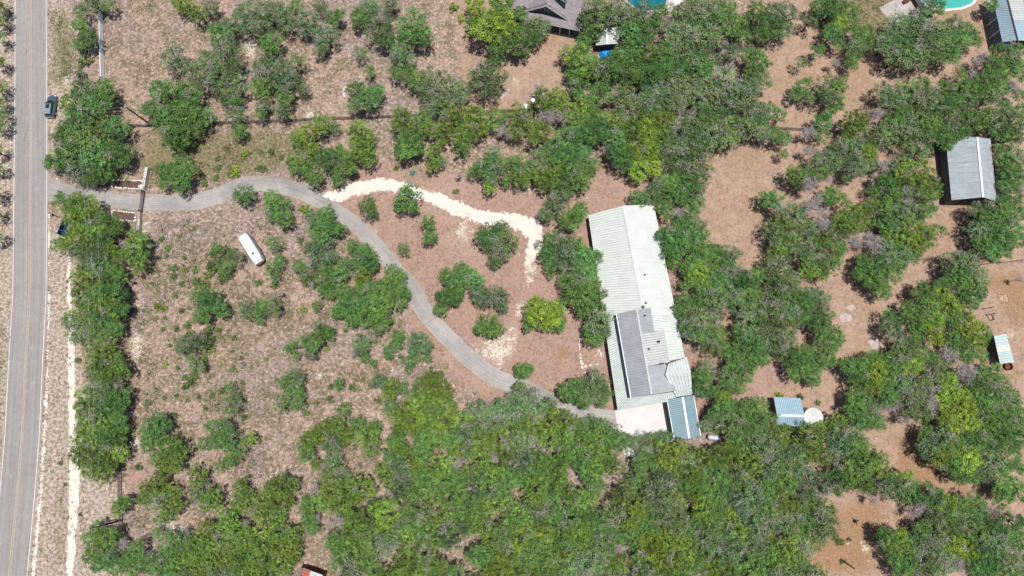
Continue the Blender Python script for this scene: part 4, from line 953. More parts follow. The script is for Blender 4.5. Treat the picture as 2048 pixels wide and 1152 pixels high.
# ------------------------------------------------------------------ trees: crowns traced tile by tile (4x zoom coordinates x,y,radius + kind)
# kinds: o oak, b bright yellow-green oak, g grey-twigged oak, j cedar, d dead grey tree, s low shrub, y yellow-green shrub
TILES = {
(0, 0): """-20,30,64j -14,170,60j -16,300,64o -10,500,60j -18,700,64j -12,820,60o -16,1010,64o 8,80,48j 12,240,40j 12,400,48j 12,600,44o 8,920,56o 740,32,88o 860,40,64o 640,80,64o 640,200,88o 700,300,88o 632,340,60o 672,400,60s 672,490,66s 652,600,50s
 660,720,112o 820,712,104o 720,820,120o 560,820,96o 600,940,112o 820,860,88o 920,1020,112o 780,1020,120j 540,1080,110o 660,1120,120j 480,1100,80o 880,760,70o
 1380,460,112g 1490,520,60g 1760,280,112o 1820,220,80o 1680,500,130g 1800,420,120g 1880,520,88g 1600,600,120g 1760,640,128g 1880,700,100g 1800,760,88g 1880,810,60g
 1280,720,112o 1120,810,48o 1360,800,140o 1200,860,80o 1500,760,120o 1320,940,128o 1520,880,128o 1640,940,88o 1400,1080,128o 1480,1120,72o 1580,1020,80o 1890,930,80g 1910,1040,70o
 1420,20,60j 1480,40,80j 1580,100,80j 1690,50,70g 1940,180,110g 1960,80,90g""",
(512, 0): """72,100,120g 190,100,100g 32,220,100g 120,340,110o 250,180,88g 320,40,60g 420,170,112g 380,240,60g 560,290,100g 520,380,70g 520,40,72g 630,130,88o 820,140,88o 912,32,70g 940,90,80g 1080,20,80g 980,240,112g 1040,160,80g 1250,200,150o 1320,300,104o 1050,320,88o 1160,380,88g
 840,430,58g 910,570,56o 1170,450,100g 1110,580,64o 1210,580,80o 1290,640,80o 800,720,90o 890,790,110o 960,740,80o 780,850,60o 1440,660,120g 1620,720,104g 1470,800,88g 1370,740,80g 1430,860,70g 1850,620,144g 1780,600,80g 1900,720,80g
 60,540,120g 310,500,96g 200,600,120g 260,680,100g 370,700,64g 40,680,100o 220,780,88o 210,890,76g 50,840,72g 30,910,60g
 1580,60,46y 1640,145,40y 1750,30,88b 1960,30,100o 1850,230,160b 1950,180,120b 1950,350,112o 1930,460,56g 1710,200,66b
 530,990,92j 430,1060,112j 320,1100,72j 630,1020,50g 810,1060,120j 900,1110,80j 1170,950,100j 1150,1030,70j 1250,1110,112o 1330,960,80o 1400,1030,80j 1560,920,120j 1500,1060,88j 1740,930,112j 1650,1090,100j 1870,960,100j 1780,1050,80j 1980,930,60o 2000,1050,80d 1620,920,60d""",
(1024, 0): """60,100,66b 180,200,100g 60,300,128o 80,400,84o 10,250,88b 250,220,70g 200,320,56g
 700,100,160g 620,160,100g 870,70,110g 750,130,90g 640,250,90o 970,130,100g 1060,60,80g 1180,90,70o 950,240,104o 1080,220,112o 1240,190,70d 1000,310,90o 1330,110,90g 1480,60,120g 1450,150,128g 1600,50,100g 1600,180,128o 1720,80,88o 1780,200,112o 1850,280,70o 1400,270,128g 1300,290,100g 1560,290,120g 1960,90,96o 2020,170,80o 2000,260,84o 1760,400,70g 1680,330,60d
 580,320,70o 460,430,96b 560,480,120o 690,550,90o 480,590,64o 640,570,100b 780,540,128o 850,420,58o 870,480,100o 950,430,100o 960,560,128o 1090,450,112o 1100,600,124o 1080,690,60o 1230,420,112o 1220,540,112o 1340,430,104g 1340,560,104o 1470,400,112g 1500,510,116o 1600,470,80g 1900,430,76o 1970,490,100o 1930,590,84o 2000,640,84g 1060,350,36d
 540,700,96o 700,740,104o 620,820,76o 260,780,104j 380,800,112j 200,730,66d 560,840,88j 880,760,96g 960,860,112g 1100,790,104g 1200,770,112g 1120,880,100g 1350,720,112g 1280,850,112g 1460,780,104g 1560,660,112g 1700,620,112g 1620,780,108g 1780,740,112g 1500,880,70g 1700,870,104g 1880,690,100g 1900,810,100g 1830,900,108g 1980,910,100g
 80,930,112j 40,1040,92j 230,1070,116j 280,930,80d 400,910,90d 430,1090,100o 520,960,100j 590,1070,104o 680,940,104o 720,1040,112o 850,970,112j 830,1100,112o 960,1030,112j 1050,940,92j 1100,1070,112b 1200,970,112b 1230,1090,104o 1340,1060,112g 1450,990,104g 1480,1100,104o 1600,970,104o 1600,1090,112g 1740,1010,112j 1750,1110,90g 1880,1010,112g 1990,1030,84o 2020,1090,70d""",
(1536, 0): """60,100,90g 160,120,110g 40,200,100o 120,250,80g 60,335,48o 190,345,44o 260,60,50o 330,170,66g 300,10,50b
 420,50,80o 530,60,100o 640,80,80o 580,170,80b 520,260,86o 560,350,56o 400,400,66o 680,160,56g 700,250,66o 760,300,74o 700,390,76g 680,470,66o 680,530,46o 800,240,56o 820,350,56o 540,500,46d 270,500,50g
 1000,250,100g 950,350,96g 1080,200,110g 1200,180,110g 1250,300,130g 1100,350,120o 1050,440,110g 1200,450,110g 1350,250,120g 1400,350,120o 1300,420,104g 1480,200,90g 1550,300,100o 1600,250,76o 1450,440,86o 1660,330,56b 1350,60,80o 1270,44,64g
 1790,40,60o 1840,260,40b 1850,430,86o 1950,430,96g 2020,400,56o 1700,480,80d 1800,540,96o 1650,600,80d 1900,540,104o 1980,510,76o 1550,590,60g 2020,600,60o
 290,680,76o 330,770,60o 220,760,56o 480,720,110g 560,700,100j 560,820,76o 500,880,56o 440,970,86o 700,960,104j 650,1040,76j 760,1020,56o 850,920,80d 930,730,80g 1000,790,104g 1100,740,96o 1230,680,76o 1280,760,104g 1180,830,104g 1060,900,104o 1300,880,104g 1420,720,86o 1400,860,96o 1180,960,104g 1020,1010,104o 930,1090,96g 1100,1080,100g 1300,1000,110o 1450,960,96g 1400,1080,96o 1560,690,86o 1650,720,86o 1600,800,70g 1500,820,70o 1750,650,104o 1780,760,84g 1850,690,84o 1950,710,80d 2010,760,60o 1600,950,100o 1560,1040,80o 1500,1080,70o 1720,960,84o 1830,930,96g 1900,880,80o 1850,1040,90o 1970,970,100g 2020,880,60o 1960,1090,84o
 20,620,40o 20,860,56g 90,920,66o 60,1080,76o 130,1100,66o 440,1090,66o 620,1120,66o 330,1060,70d 860,1120,66g 1240,1100,90g""",
(0, 288): """-30,60,60j -34,200,60o -40,400,64j -36,560,60j -40,760,64o 560,60,130o 760,80,130o 900,60,120o 640,150,120g 450,130,104o 400,150,54o 820,200,100o 760,250,90o 600,230,90g 880,250,56g 980,110,90o 1040,60,56g 700,290,50g 360,150,36o
 1330,220,84o 1480,180,104o 1420,250,110o 1440,310,90o 1310,310,56o 1420,10,66o 1540,14,40o 1450,70,30s 1020,300,30y
 1880,220,50y 1840,240,30s 1630,310,35s 1730,270,28s 1740,190,34s 1960,80,38y 1740,115,28s 1200,1000,20s 1330,900,26s 1390,1060,30s 1480,1010,28s 1560,1010,34s 1660,1050,40s 1290,760,24s 1470,900,26s 1450,1120,30s 1760,940,40s 1850,1010,38s 1950,400,86o
 480,450,80o 490,390,25o 600,640,70j 590,730,70j 560,690,50j 620,420,56j 560,480,66j 620,500,96j 740,490,76j 700,580,104j 560,580,70j 800,580,66o 760,680,104j 880,640,90o 640,690,96j 560,780,104j 470,800,60g 700,790,104j 820,750,96o 860,830,84j 940,680,66o 640,870,84g 760,890,104g 880,900,76j 1080,830,124j 1120,770,76j 1010,880,84j 1130,900,66j 1100,990,60j 780,990,104g 680,1010,76j 640,1080,84j 880,1000,84o 750,1080,104j 860,1090,96o 960,1090,76o 960,1020,60o
 1740,830,56g 1880,900,66g 1830,880,50s 1700,980,56s 1800,990,60g 1780,1060,56s 1580,1100,46s 1640,1130,50s 1700,880,36s 1400,990,34s 1340,830,30s""",
(512, 288): """350,140,104j 420,190,76j 280,160,56j 440,20,66j 470,260,86o 560,100,96o 600,170,76g 660,60,70o 720,180,96o 650,270,66o 780,210,46o 740,110,56o 860,40,110j 900,110,86j 830,110,56j 1220,30,120o 1160,10,60o 1310,40,50o 1420,60,84j 1470,140,56o 1400,180,56j 1640,30,80o 1900,60,64g 1830,180,96o 1900,230,86g 1870,330,76j 1800,390,46j 1740,230,56g 1970,150,66o 2010,290,56o
 1625,240,34d 1120,195,24s 1600,380,28s 900,505,86o 1210,430,112o 1190,580,38o 1270,520,44o 1140,490,46o 1090,625,40o 1095,695,40o 1410,525,42o 1385,625,70o 1450,640,54o 1390,745,66o 1480,690,54o 1170,830,48g 1210,880,22g
 1870,740,104o 1960,680,80g 2000,790,110g 1940,880,84g 1920,960,46g
 130,450,84o 120,560,50g 220,480,66o 230,600,84o 220,690,46o 170,590,46g 560,560,76o 470,600,66g 430,560,50g 600,660,104o 520,700,96o 680,690,56g 440,720,56o 560,780,66g 430,830,66g 380,520,40y 360,770,30s
 140,800,66g 190,860,56o 190,930,56g 130,990,60g 150,1060,46g 20,1110,34s 150,1130,38s 500,920,96g 590,910,64g 350,980,64o 400,1060,64g 440,1110,44d 560,1060,96o 650,1060,84o 700,1030,56g 540,1130,56g 770,800,56g 760,840,40g 860,860,76o 900,940,96o 820,960,84o 860,1050,84b 940,960,56o 700,950,54g 880,1120,56o 1110,1040,92o 1060,1110,66o 1130,1120,84o 980,1130,56o
 1650,1000,66o 1520,1060,70o 1620,1100,84o 1740,1080,96o 1500,1130,46o 60,200,34s 20,190,30s 120,60,30s 200,110,26s""",
(1024, 288): """330,60,110o 420,100,116o 540,80,104o 480,200,116o 330,170,104j 200,140,104g 220,220,84j 60,170,76o 60,270,76j 150,240,54j 280,310,84j 350,300,76o 420,270,84o 560,280,96o 640,170,64b 640,60,56o 680,230,50b 440,370,66o 20,130,50g 20,350,46j 110,310,44j 740,350,52o
 330,500,96g 390,430,84g 270,560,64g 290,610,46o 490,590,94o 540,530,72o 440,620,74o 590,590,36o
 860,60,112o 780,30,70d 900,130,94o 1000,70,96b 1100,60,104b 1020,200,94b 1140,170,84b 1010,265,54b 1220,60,84g 1260,150,94g 1340,60,104g 1450,80,104g 1400,190,104g 1520,60,74g 1530,200,80g 1500,290,90g 1380,300,100o 1280,300,84o 1200,270,64g 1170,340,74g 1020,430,76o 1100,410,74g 1220,400,84o 1340,400,84o 1440,380,90o 1460,480,80o 1180,490,56g 1250,540,70o 1340,560,64d 1430,580,76g 1490,650,70g
 1270,740,116o 1360,690,104o 1360,800,116o 1280,860,84o 1290,940,60o 1460,720,84o 1480,800,76g 1530,720,60g
 1550,850,96o 1620,900,104o 1700,900,94g 1780,880,60g 1480,940,84o 1410,990,74b 1500,1030,94b 1590,980,74o 1720,1000,84g 1650,1090,94o 1780,1040,84g 1850,1090,94o 1960,1060,84o 1420,1100,74o 1920,1130,74o 2020,1030,46o 1550,1120,76o 1680,960,50d
 330,780,84o 300,860,84o 400,830,104g 500,820,94o 420,920,104g 320,960,70o 560,900,104o 640,900,80o 500,990,94g 600,1020,94o 680,1060,54o 640,1120,74o 560,1110,84g 430,1100,74o 320,1040,40g 210,790,34d 270,1130,36b
 2020,440,66o 2020,560,56o 2010,820,36j""",
(1536, 288): """130,80,44g 330,60,64d 240,260,94o 330,300,100d 430,270,90d 400,200,104o 500,130,104g 560,50,94g 650,100,104g 720,180,94g 800,80,84b 830,150,64o 700,20,84g 930,170,80d 1050,160,80g 1180,90,104g 1250,50,74o 1020,260,74o 1100,220,94j 1200,220,114j 1280,300,94j 1150,330,104j 950,320,84o 880,270,60d 1340,330,50j 1250,420,84j 1320,400,70j 1120,420,90d 1020,400,74o 850,370,54g 530,400,74o 520,330,54o 480,420,70o 600,450,54g 360,480,90d 280,540,80d 430,600,100d 510,680,80d 200,560,104g 100,520,80d 60,450,84o 120,640,104j 220,660,94j 60,720,94g 180,780,104j 320,700,84g 90,840,84j 250,860,84g 400,820,94j 340,880,94g 450,740,84j 560,820,74o 540,900,74o 480,980,90o 400,960,84g 330,1010,84j 430,1050,60j 650,560,94j 600,640,104j 720,620,104j 760,540,74j 820,520,70g 900,480,94j 960,560,74o 980,640,94o 1080,510,74o 1060,600,104g 1180,560,104o 1290,520,70o 1140,680,114j 1250,720,104j 1360,690,60o 1040,740,94j 1180,820,94j 1080,800,94j 1250,800,54j 680,770,84d 830,770,90d 900,800,74d 960,720,74j 950,860,84g 1080,890,84g 1160,900,64o 850,900,70g 760,930,60o 900,960,94o 1030,960,80o 800,980,80o 740,1040,60o 880,1060,100o 1000,1050,70o 1010,1120,40o 830,1120,64o 640,260,50g
 100,1020,124g 180,1080,84g 60,960,50g 60,1120,74g 220,1120,46g 20,420,40o
 1870,60,74o 1950,80,94g 1860,160,56o 1930,180,90o 2000,150,76g 1890,250,64o 1960,270,94o 1900,340,70o 2010,350,60d 1960,430,84o 1870,440,50o 1740,540,94g 1650,530,64g 1800,620,114o 1700,680,94g 1900,560,104o 1950,680,104o 1850,740,104o 1720,800,84o 1800,860,94o 1900,850,74o 1880,930,50o 1670,860,50g 2010,780,60o 2020,560,60o
 1500,950,104g 1600,960,104g 1560,1040,104o 1480,1080,80o 1650,1050,94g 1680,1120,84o 1380,1140,70o 1220,1140,50o 1420,10,60o 1320,40,54o 2010,1080,34d""",
(0, 576): """680,40,104j 780,60,104o 900,50,114o 980,40,60o 660,110,74j 760,130,104j 880,140,104j 1000,150,54o 950,180,84o 640,220,94j 560,260,74j 500,290,40j 600,340,84g 700,260,94g 800,230,94o 700,360,84g 800,330,94o 900,300,70o 940,340,64o 540,390,36j 620,400,50g 760,420,64g 850,420,74g 940,440,50o 740,490,64o 840,510,94j 740,580,74j 800,640,104j 930,560,60o 960,650,94j 760,680,84j 900,690,84j 800,760,74g 720,720,50j 940,760,64d 1010,750,36j 700,860,94j 820,850,94g 960,850,84o 990,900,50o 650,950,80j 760,960,104g 880,950,104o 960,960,70o 700,1060,94j 820,1060,104j 930,1060,80o 650,1130,60j 760,1130,84j 880,1130,84o 960,1120,64o 620,580,30s
 1680,100,104o 1560,80,54g 1640,200,84o 1770,180,74o 1750,250,54o 1580,250,44g 1600,30,54g 1980,180,74g 2020,240,54o 1940,300,46o 1560,430,90g 1460,450,64g 1450,490,50g 1500,300,36s 1670,340,46s 1670,490,46s 1570,610,64g 1530,570,44g 1620,640,34g 1520,380,44s 1520,760,44s 1800,740,44o 1840,790,44g 1780,820,34s 1860,910,74g 1840,980,50g 1260,1100,94o 1180,1110,64o 1330,1090,44o 1620,1100,54o 1700,1110,64o 1780,1110,74g 1900,1100,54o 1980,1120,54o 1260,150,36y 1310,160,30y 1200,930,18s 1320,240,20s 1400,60,28s 1300,330,22s 1410,330,24s 1700,420,34s 1640,560,30s 1560,700,36s 1480,720,28s 1420,640,22s 1700,860,24s 1940,760,22s 1930,560,22s 1870,400,24s 1750,340,28s 1450,180,26s 1360,460,20s 1640,960,24s 1500,900,22s 1950,1040,30s 1410,860,20s 1320,610,24y 1390,1020,30s 1590,870,22s 1310,880,20s 1860,650,26s 1480,790,30s 1660,90,60o""",
(512, 576): """140,40,54o 130,130,74g 160,180,46g 40,150,74o 20,250,44g 40,60,54o 200,40,30d 530,20,54g 600,40,54g 700,40,74o 820,20,64o 900,60,104o 1000,50,104o 1120,60,104o 1190,40,54o 820,130,104o 950,150,114o 1060,130,74o 1180,180,54o 1160,120,54o 780,230,74o 880,240,74o 990,250,94o 970,320,56o 760,280,46o 1050,260,44o 680,160,74o 640,210,46g 700,110,56o
 480,140,42g 520,200,56o 470,270,56o 440,330,46o 520,350,94o 590,360,56g 400,420,64o 470,440,74o 280,480,64o 320,540,36g 440,520,64g 520,560,46o 420,600,44o 380,175,34y 750,370,54o 790,420,46o 850,440,74g 930,480,54o 840,500,54g 870,560,44g 940,600,32g 780,530,40d 1140,380,54g 1130,440,60g 1060,500,54g 1060,540,34g 1300,440,94g 1290,510,74o 1370,480,54g 1380,560,36g 1230,580,60g 1220,650,36g 1160,550,24s
 300,720,84g 230,760,60g 350,760,54o 300,820,74o 350,850,46g 200,920,70g 330,920,64o 260,1010,54o 400,1000,32s 590,890,34s 660,770,50g 600,790,28s 770,800,34s 880,830,42o 980,740,64g 930,770,36s 1080,800,84j 1060,850,54j 1170,800,54g 980,900,34s 1070,950,60g 700,970,60g 80,570,20y 720,340,22s 490,920,22s 960,430,22y 1520,640,20y 850,740,22s 570,490,20y
 1450,630,50b 1500,670,36o 1390,720,70j 1450,720,60j 1570,740,50o 1320,820,94j 1430,800,104j 1500,830,74j 1380,900,104j 1500,920,84j 1250,900,60j 1300,960,94j 1200,980,84j 1420,990,104j 1540,970,74j 1140,1040,70j 1250,1060,104j 1380,1080,104j 1520,1060,104j 1620,940,44o 1160,1130,84j 1300,1130,84j
 1650,1050,84j 1740,1000,74g 1780,1100,94g 1840,990,94g 1960,880,50o 1950,970,94g 1900,1080,104g 2020,1040,74g 800,1080,60g 650,1100,74j 580,1120,54j 870,1120,50j 960,1110,50g 1760,840,20d
 1500,80,74o 1560,60,84o 1480,160,64o 1550,200,54o 1600,90,64o 1630,30,44o 1820,60,94g 1760,40,54g 1950,80,94g 1860,160,50o 1980,150,50g 1870,300,104o 1800,320,54o 1950,320,54o 1890,370,34o""",
(1024, 576): """250,220,124b 180,150,90b 330,200,104b 380,280,70b 150,290,74b 230,370,50b 370,140,60b 110,370,30b
 580,60,124o 480,40,84o 680,50,74g 600,170,84o 700,160,60g 690,270,104g 660,400,80o 740,350,60g 640,330,64o 90,660,66o 60,690,36o 140,645,40o 640,800,114g 500,830,104o 430,830,64b 700,760,70g 760,850,50g 580,900,80o 720,910,50g 450,880,54o
 60,790,54g 100,850,84g 40,890,74g 60,970,104g 180,980,100g 300,930,70g 330,1000,50g 160,1080,104j 300,1080,104j 420,1060,94j 500,1110,54g 560,1080,46g 720,1110,70o 640,1060,46g 60,1120,84j
 1380,100,70b 1345,180,64o 1420,210,94g 1480,100,84o 1390,300,70o 1440,330,94g 1520,250,94g 1500,380,84o 1600,120,104g 1560,40,84o 1700,80,84o 1620,240,74g 1560,330,84o 1640,380,84o 1600,460,84g 1680,480,70o 1780,60,84g 1880,80,94o 1980,60,74o 1830,160,74g 1950,180,94g 2030,150,54o 1900,290,94g 1820,340,74o 1980,320,94o 1880,410,84o 1960,460,104o 2030,420,54o 1800,460,60o 1800,560,80o 1900,580,94o 1980,560,74o 1760,640,70o 1860,690,84o 1720,720,70g 1920,740,54o 1800,780,74o 1700,800,74b 1680,880,64b 1740,920,44o
 1460,600,44o 1500,700,70o 1560,660,70g 1480,780,46o 1540,800,84o 1620,700,50o 1560,880,50o 1570,1090,64g 1620,1020,70o 1700,960,94o 1720,1080,104g 1820,1000,94o 1860,1100,104o 1960,950,84o 1960,1060,104o 2030,1000,54o 1200,1215,60g 900,1240,64g 1060,1245,76g 1140,1225,60o 980,1240,50g 940,1200,40d 1240,1185,44g 1630,1130,50o""",
(1536, 576): """60,60,104g 160,80,94o 60,170,104g 170,180,94g 300,60,84o 280,150,84o 400,80,84g 440,150,50g 60,300,114g 150,330,94g 280,230,70o 300,340,50o 400,250,90o 500,210,44g 440,350,74o 540,380,80o 510,450,80o 430,440,74g 60,420,104g 150,440,74g 60,510,74g 200,560,84o 300,530,74o 380,560,74o 490,560,60o 270,640,84o 200,690,60o 350,700,74o 440,600,60o 370,755,44o
 640,620,74o 720,640,74o 790,600,74o 740,720,84o 850,560,60o 870,680,94b 960,560,64b 980,640,74b 830,760,74b 960,740,74b 1050,700,44o 920,20,74o 1000,10,54o
 960,230,60g 1050,250,54g 1000,330,84g 930,320,44g 980,400,54o 1130,180,74o 1200,210,84o 1180,300,74b 1300,140,94o 1340,250,84b 1330,370,84b 1180,400,60o 1260,300,54b 1420,80,94b 1260,50,84o 1180,60,54o 1500,250,74o 1560,230,54o 1480,140,74b 1620,80,104o 1690,30,50o 1680,130,50o 1640,220,50o 1440,330,54b 1500,400,74b 1620,300,100b 1710,360,74b 1660,440,84b 1740,460,46b 1580,520,74o 1700,540,64b 1480,480,50g 1440,520,80d 1550,640,84d 1620,700,84d 1060,480,74g 1040,580,84g 1140,500,84o 1160,600,94b 1240,540,74o 1330,560,44g
 680,860,60o 760,900,84o 830,870,54b 700,960,84o 830,960,74g 740,1050,84o 840,1050,74o 900,1080,60g 680,1030,54o 640,920,34o 920,960,70d 1000,940,70d 960,860,84o 1040,860,60o 1100,760,94g 1220,760,104g 1340,680,84g 1300,840,94d 1180,880,104g 1320,960,80d 1220,980,94g 1090,1060,50d 1100,960,64g 1420,600,54g
 1450,760,84b 1500,850,94b 1420,900,84b 1560,950,104b 1460,1020,94b 1580,1060,104b 1640,870,74b 1700,800,84o 1700,700,80o 1800,680,80o 1780,760,84g 1760,900,94o 1740,1000,74g 1860,860,84g 1880,760,60g 1840,960,94o 1940,860,70b 1960,960,74b 1900,1080,94o 2020,1020,60o 1440,1100,84b 1680,1100,74b 1800,1100,84o 2000,1110,74o
 540,940,50j 530,1000,50j 570,1060,60j 510,1100,64j 420,1120,54j 330,900,44o 260,870,28s 10,900,44o 20,1050,64g 400,920,24s 90,860,30y 1980,170,24o 2030,180,30b 2040,340,20o 300,1140,54j 150,1140,54j 30,960,40o""",
(0, 864): """660,60,84j 760,60,94j 880,70,104o 600,180,64j 700,200,104j 820,190,104j 940,150,84b 980,60,50o 720,300,84j 830,320,90j 900,260,54j 1200,60,74o 1180,130,50g 1360,110,104j 1420,190,84j 1260,200,64o 1330,260,84j 1290,340,60j 1400,290,60j 1110,280,34s 1580,360,84j 1530,430,44j 1620,470,74g 1700,540,84j 1560,520,70g 1660,580,54j
 1180,460,84j 1280,440,74j 1380,480,64j 1150,540,60j 1260,560,84g 1360,620,84j 1430,580,54j 1300,690,54g 1200,680,46o 1160,720,36o 1090,780,34o 1250,800,40g 980,580,74j 1020,660,54o 930,620,54j 870,640,36j 780,760,60o 720,850,70j 840,860,94j 680,890,44j 780,950,90j 880,980,70g 920,830,50j 980,900,50d 700,1000,54j 650,1050,46j 800,1050,84o 1100,940,74o 1030,1000,60o 940,1080,74o 1060,1090,74o 1160,1130,54o 660,1140,44j
 1920,440,74j 1980,500,54j 1930,590,74j 1880,540,44g 1850,660,44g 1640,100,64g 1800,60,94o 1740,20,60g 1900,130,70o 1850,230,64g 1760,270,50g 1920,220,44o 1990,60,64j 2020,210,46o 1800,100,28s 1660,780,84j 1580,830,50j 1480,800,44d 1450,880,70g 1560,900,84j 1520,980,74b 1680,900,94j 1780,850,84g 1900,800,84j 1960,740,50d 1850,910,94j 1980,880,94j 1400,1000,80j 1300,1050,80g 1440,1080,90j 1560,1080,90j 1680,1020,90j 1800,1030,90j 1920,1000,90j 2030,990,80j 1680,1130,80j 1800,1140,80g 1930,1110,90j 1250,1130,60g 480,250,20s 640,660,18s 520,420,18s""",
(512, 864): """420,60,84j 400,160,74o 480,250,54j 220,440,100j 300,420,60j 120,420,60j 180,540,84j 60,520,80j 260,560,50j 100,180,50o 60,250,36o 40,640,80j 180,660,70j 410,560,60g 420,680,70o 450,760,60o 380,620,50g 60,780,90j 180,800,90j 300,820,80j 400,830,50j 60,900,90j 180,920,90j 300,920,70j 80,1020,90j 200,1040,90j 300,1010,60j 100,1120,80j 230,1120,60j""",
(1536, 864): """1280,20,74o 1400,60,104g 1300,140,90g 1380,200,94b 1480,120,104b 1560,60,94o 1500,260,94o 1600,200,104b 1560,340,84o 1640,370,60o 1480,330,44o 1700,60,94o 1780,100,84o 1700,250,70o 1790,240,90g 1750,340,70g 1880,280,84o 1880,40,104o 1980,60,94o 1960,200,70o 2020,280,60o 1250,60,50o
 1900,430,84o 1980,480,104o 1880,520,80o 2020,380,54o 1130,500,80o 1240,480,94o 1340,540,84o 1420,580,94b 1230,600,70d 1150,640,50d 1460,680,84o 1340,680,84g 1560,600,84o 1640,580,84o 1680,680,84o 1600,740,84g 1760,620,50d 1820,640,54d 1480,780,84o 1360,800,94g 1220,800,80o 960,840,90o 900,820,44o 1060,880,94b 1140,940,94o 980,930,60g 1260,900,94g 1380,920,84g 1500,900,94b 1600,960,84b 1700,850,94o 1820,760,94o 1800,900,104g 1900,840,94o 1980,720,94o 2000,860,84o 1920,960,94g 1740,980,94o 1660,1060,84o 1540,1060,70d 1400,1040,94g 1260,1040,94g 1120,1050,94o 1020,1030,70o 900,980,50o 920,1110,54o 1080,1130,74o 1220,1130,74g 1360,1130,74o 1800,1060,94o 1920,1080,94g 1780,1150,64o 2010,1000,74o 2000,1120,84o 780,1130,44o
 600,740,44o 580,880,32s 650,860,18s 430,890,32g 590,1040,18s 240,1120,60o 350,1080,50o""",
}
# the unbroken wood along the bottom, filled evenly between traced gaps
WOOD = [(625, 866), (1232, 866), (1246, 918), (1326, 918), (1352, 888), (1420, 886), (1545, 862), (1690, 872), (1735, 900), (1795, 935), (1815, 968), (1796, 985), (1735, 985), (1668, 1008), (1656, 1052), (1620, 1070), (1608, 1112), (1640, 1152), (1655, 1200), (668, 1200), (650, 1150), (655, 1080), (640, 1010), (655, 960), (640, 900)]
WOOD2 = [(345, 1075), (430, 1050), (520, 1030), (590, 1040), (604, 1120), (600, 1200), (260, 1200), (300, 1120)]
GAPS = [(612, 1150, 26), (640, 1158, 22), (722, 935, 19), (742, 932, 13), (765, 869, 12), (882, 898, 11), (688, 905, 11), (712, 890, 8), (652, 1050, 10), (585, 1035, 11), (595, 995, 10), (763, 992, 12), (778, 994, 9), (630, 1105, 22), (630, 1130, 16), (620, 1080, 10), (777, 1127, 13), (780, 1108, 7), (720, 1018, 6), (675, 1040, 9), (893, 1145, 10), (1140, 930, 7), (1160, 960, 8), (1225, 965, 8), (1218, 1005, 9), (1190, 1008, 6), (1250, 895, 8), (1285, 985, 6), (1260, 940, 8), (1375, 1010, 10), (1040, 995, 8), (1260, 1140, 9), (1255, 1105, 8), (1650, 940, 8), (1700, 975, 7), (1665, 1000, 9), (865, 1105, 6), (940, 1140, 10)]
DEADSP = [(910, 930, 17), (985, 912, 15), (672, 1042, 17), (970, 1020, 16), (1010, 1015, 14), (850, 1140, 18), (650, 895, 10), (630, 980, 14), (634, 1036, 12), (792, 1014, 12), (910, 1015, 10), (1020, 1120, 14), (930, 920, 10), (1040, 1050, 12), (1090, 1035, 14), (1295, 975, 13), (1420, 920, 14), (1228, 1095, 18), (1280, 1140, 16), (1485, 1115, 16), (1470, 1140, 12), (1490, 1030, 14), (1575, 900, 14), (1620, 950, 14), (1600, 975, 13), (1680, 925, 14), (1740, 960, 13), (1640, 1000, 12), (1550, 1060, 14), (1570, 1085, 12), (1745, 1000, 12), (740, 1000, 10), (1080, 900, 12), (1120, 890, 10)]

def parse():
    out = []
    for (ox, oy), s in TILES.items():
        for tok in s.split():
            a = tok[:-1].split(','); out.append([ox + float(a[0]) / 4, oy + float(a[1]) / 4, float(a[2]) / 4, tok[-1], False])
    r = random.Random(11)
    for x, y, q in DEADSP: out.append([x, y, q, 'd', True])
    placed = [(t[0], t[1], t[2]) for t in out]
    cand = 0
    while cand < 14000:
        cand += 1; x = r.uniform(260, 1820); y = r.uniform(866, 1195)
        if not (inpoly(np.array([x]), np.array([y]), WOOD)[0] or inpoly(np.array([x]), np.array([y]), WOOD2)[0]): continue
        q = r.choice((19, 21, 23, 25, 27, 29)); ok = True
        for gx_, gy_, gr_ in GAPS:
            if (x - gx_) ** 2 + (y - gy_) ** 2 < (gr_ + q * .66) ** 2: ok = False; break
        if not ok: continue
        for ax, ay, ar in placed:
            if (x - ax) ** 2 + (y - ay) ** 2 < (.47 * (ar + q)) ** 2: ok = False; break
        if not ok: continue
        k = r.random(); f = min(1, max(0, (x - 700) / 900))
        t = 'j' if k < .62 - .3 * f else ('g' if k < .78 - .1 * f else ('b' if k > .93 else 'o'))
        placed.append((x, y, q)); out.append([x, y, q, t, True])
    return out
CIRC = parse()

# ------------------------------------------------------------------ foliage materials and crown meshes
def leaf_mat():
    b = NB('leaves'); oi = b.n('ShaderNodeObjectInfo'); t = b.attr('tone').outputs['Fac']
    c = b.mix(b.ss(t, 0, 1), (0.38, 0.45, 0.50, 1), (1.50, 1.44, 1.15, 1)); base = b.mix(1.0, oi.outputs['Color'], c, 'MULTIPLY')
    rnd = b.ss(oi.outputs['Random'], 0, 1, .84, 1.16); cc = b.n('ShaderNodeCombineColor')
    for i in range(3): b.l(rnd, cc.inputs[i])
    base = b.mix(1.0, base, cc.outputs[0], 'MULTIPLY')
    b.fin(base, .6, .14)
    tr = b.n('ShaderNodeBsdfTranslucent'); b.l(base, tr.inputs[0]); mx = b.n('ShaderNodeMixShader'); mx.inputs[0].default_value = .22
    b.l(b.p.outputs[0], mx.inputs[1]); b.l(tr.outputs[0], mx.inputs[2]); b.l(mx.outputs[0], b.out.inputs[0]); return b.m
M_LEAF = leaf_mat()
def bark(name, rgb):
    b = NB(name); n = b.noise(5, 4, .7, b.objpos()); oi = b.n('ShaderNodeObjectInfo')
    c = b.mix(b.ss(n, .3, .7), tuple(x * .75 for x in rgb) + (1,), tuple(x * 1.2 for x in rgb) + (1,))
    return b.fin(c, .9, .15)
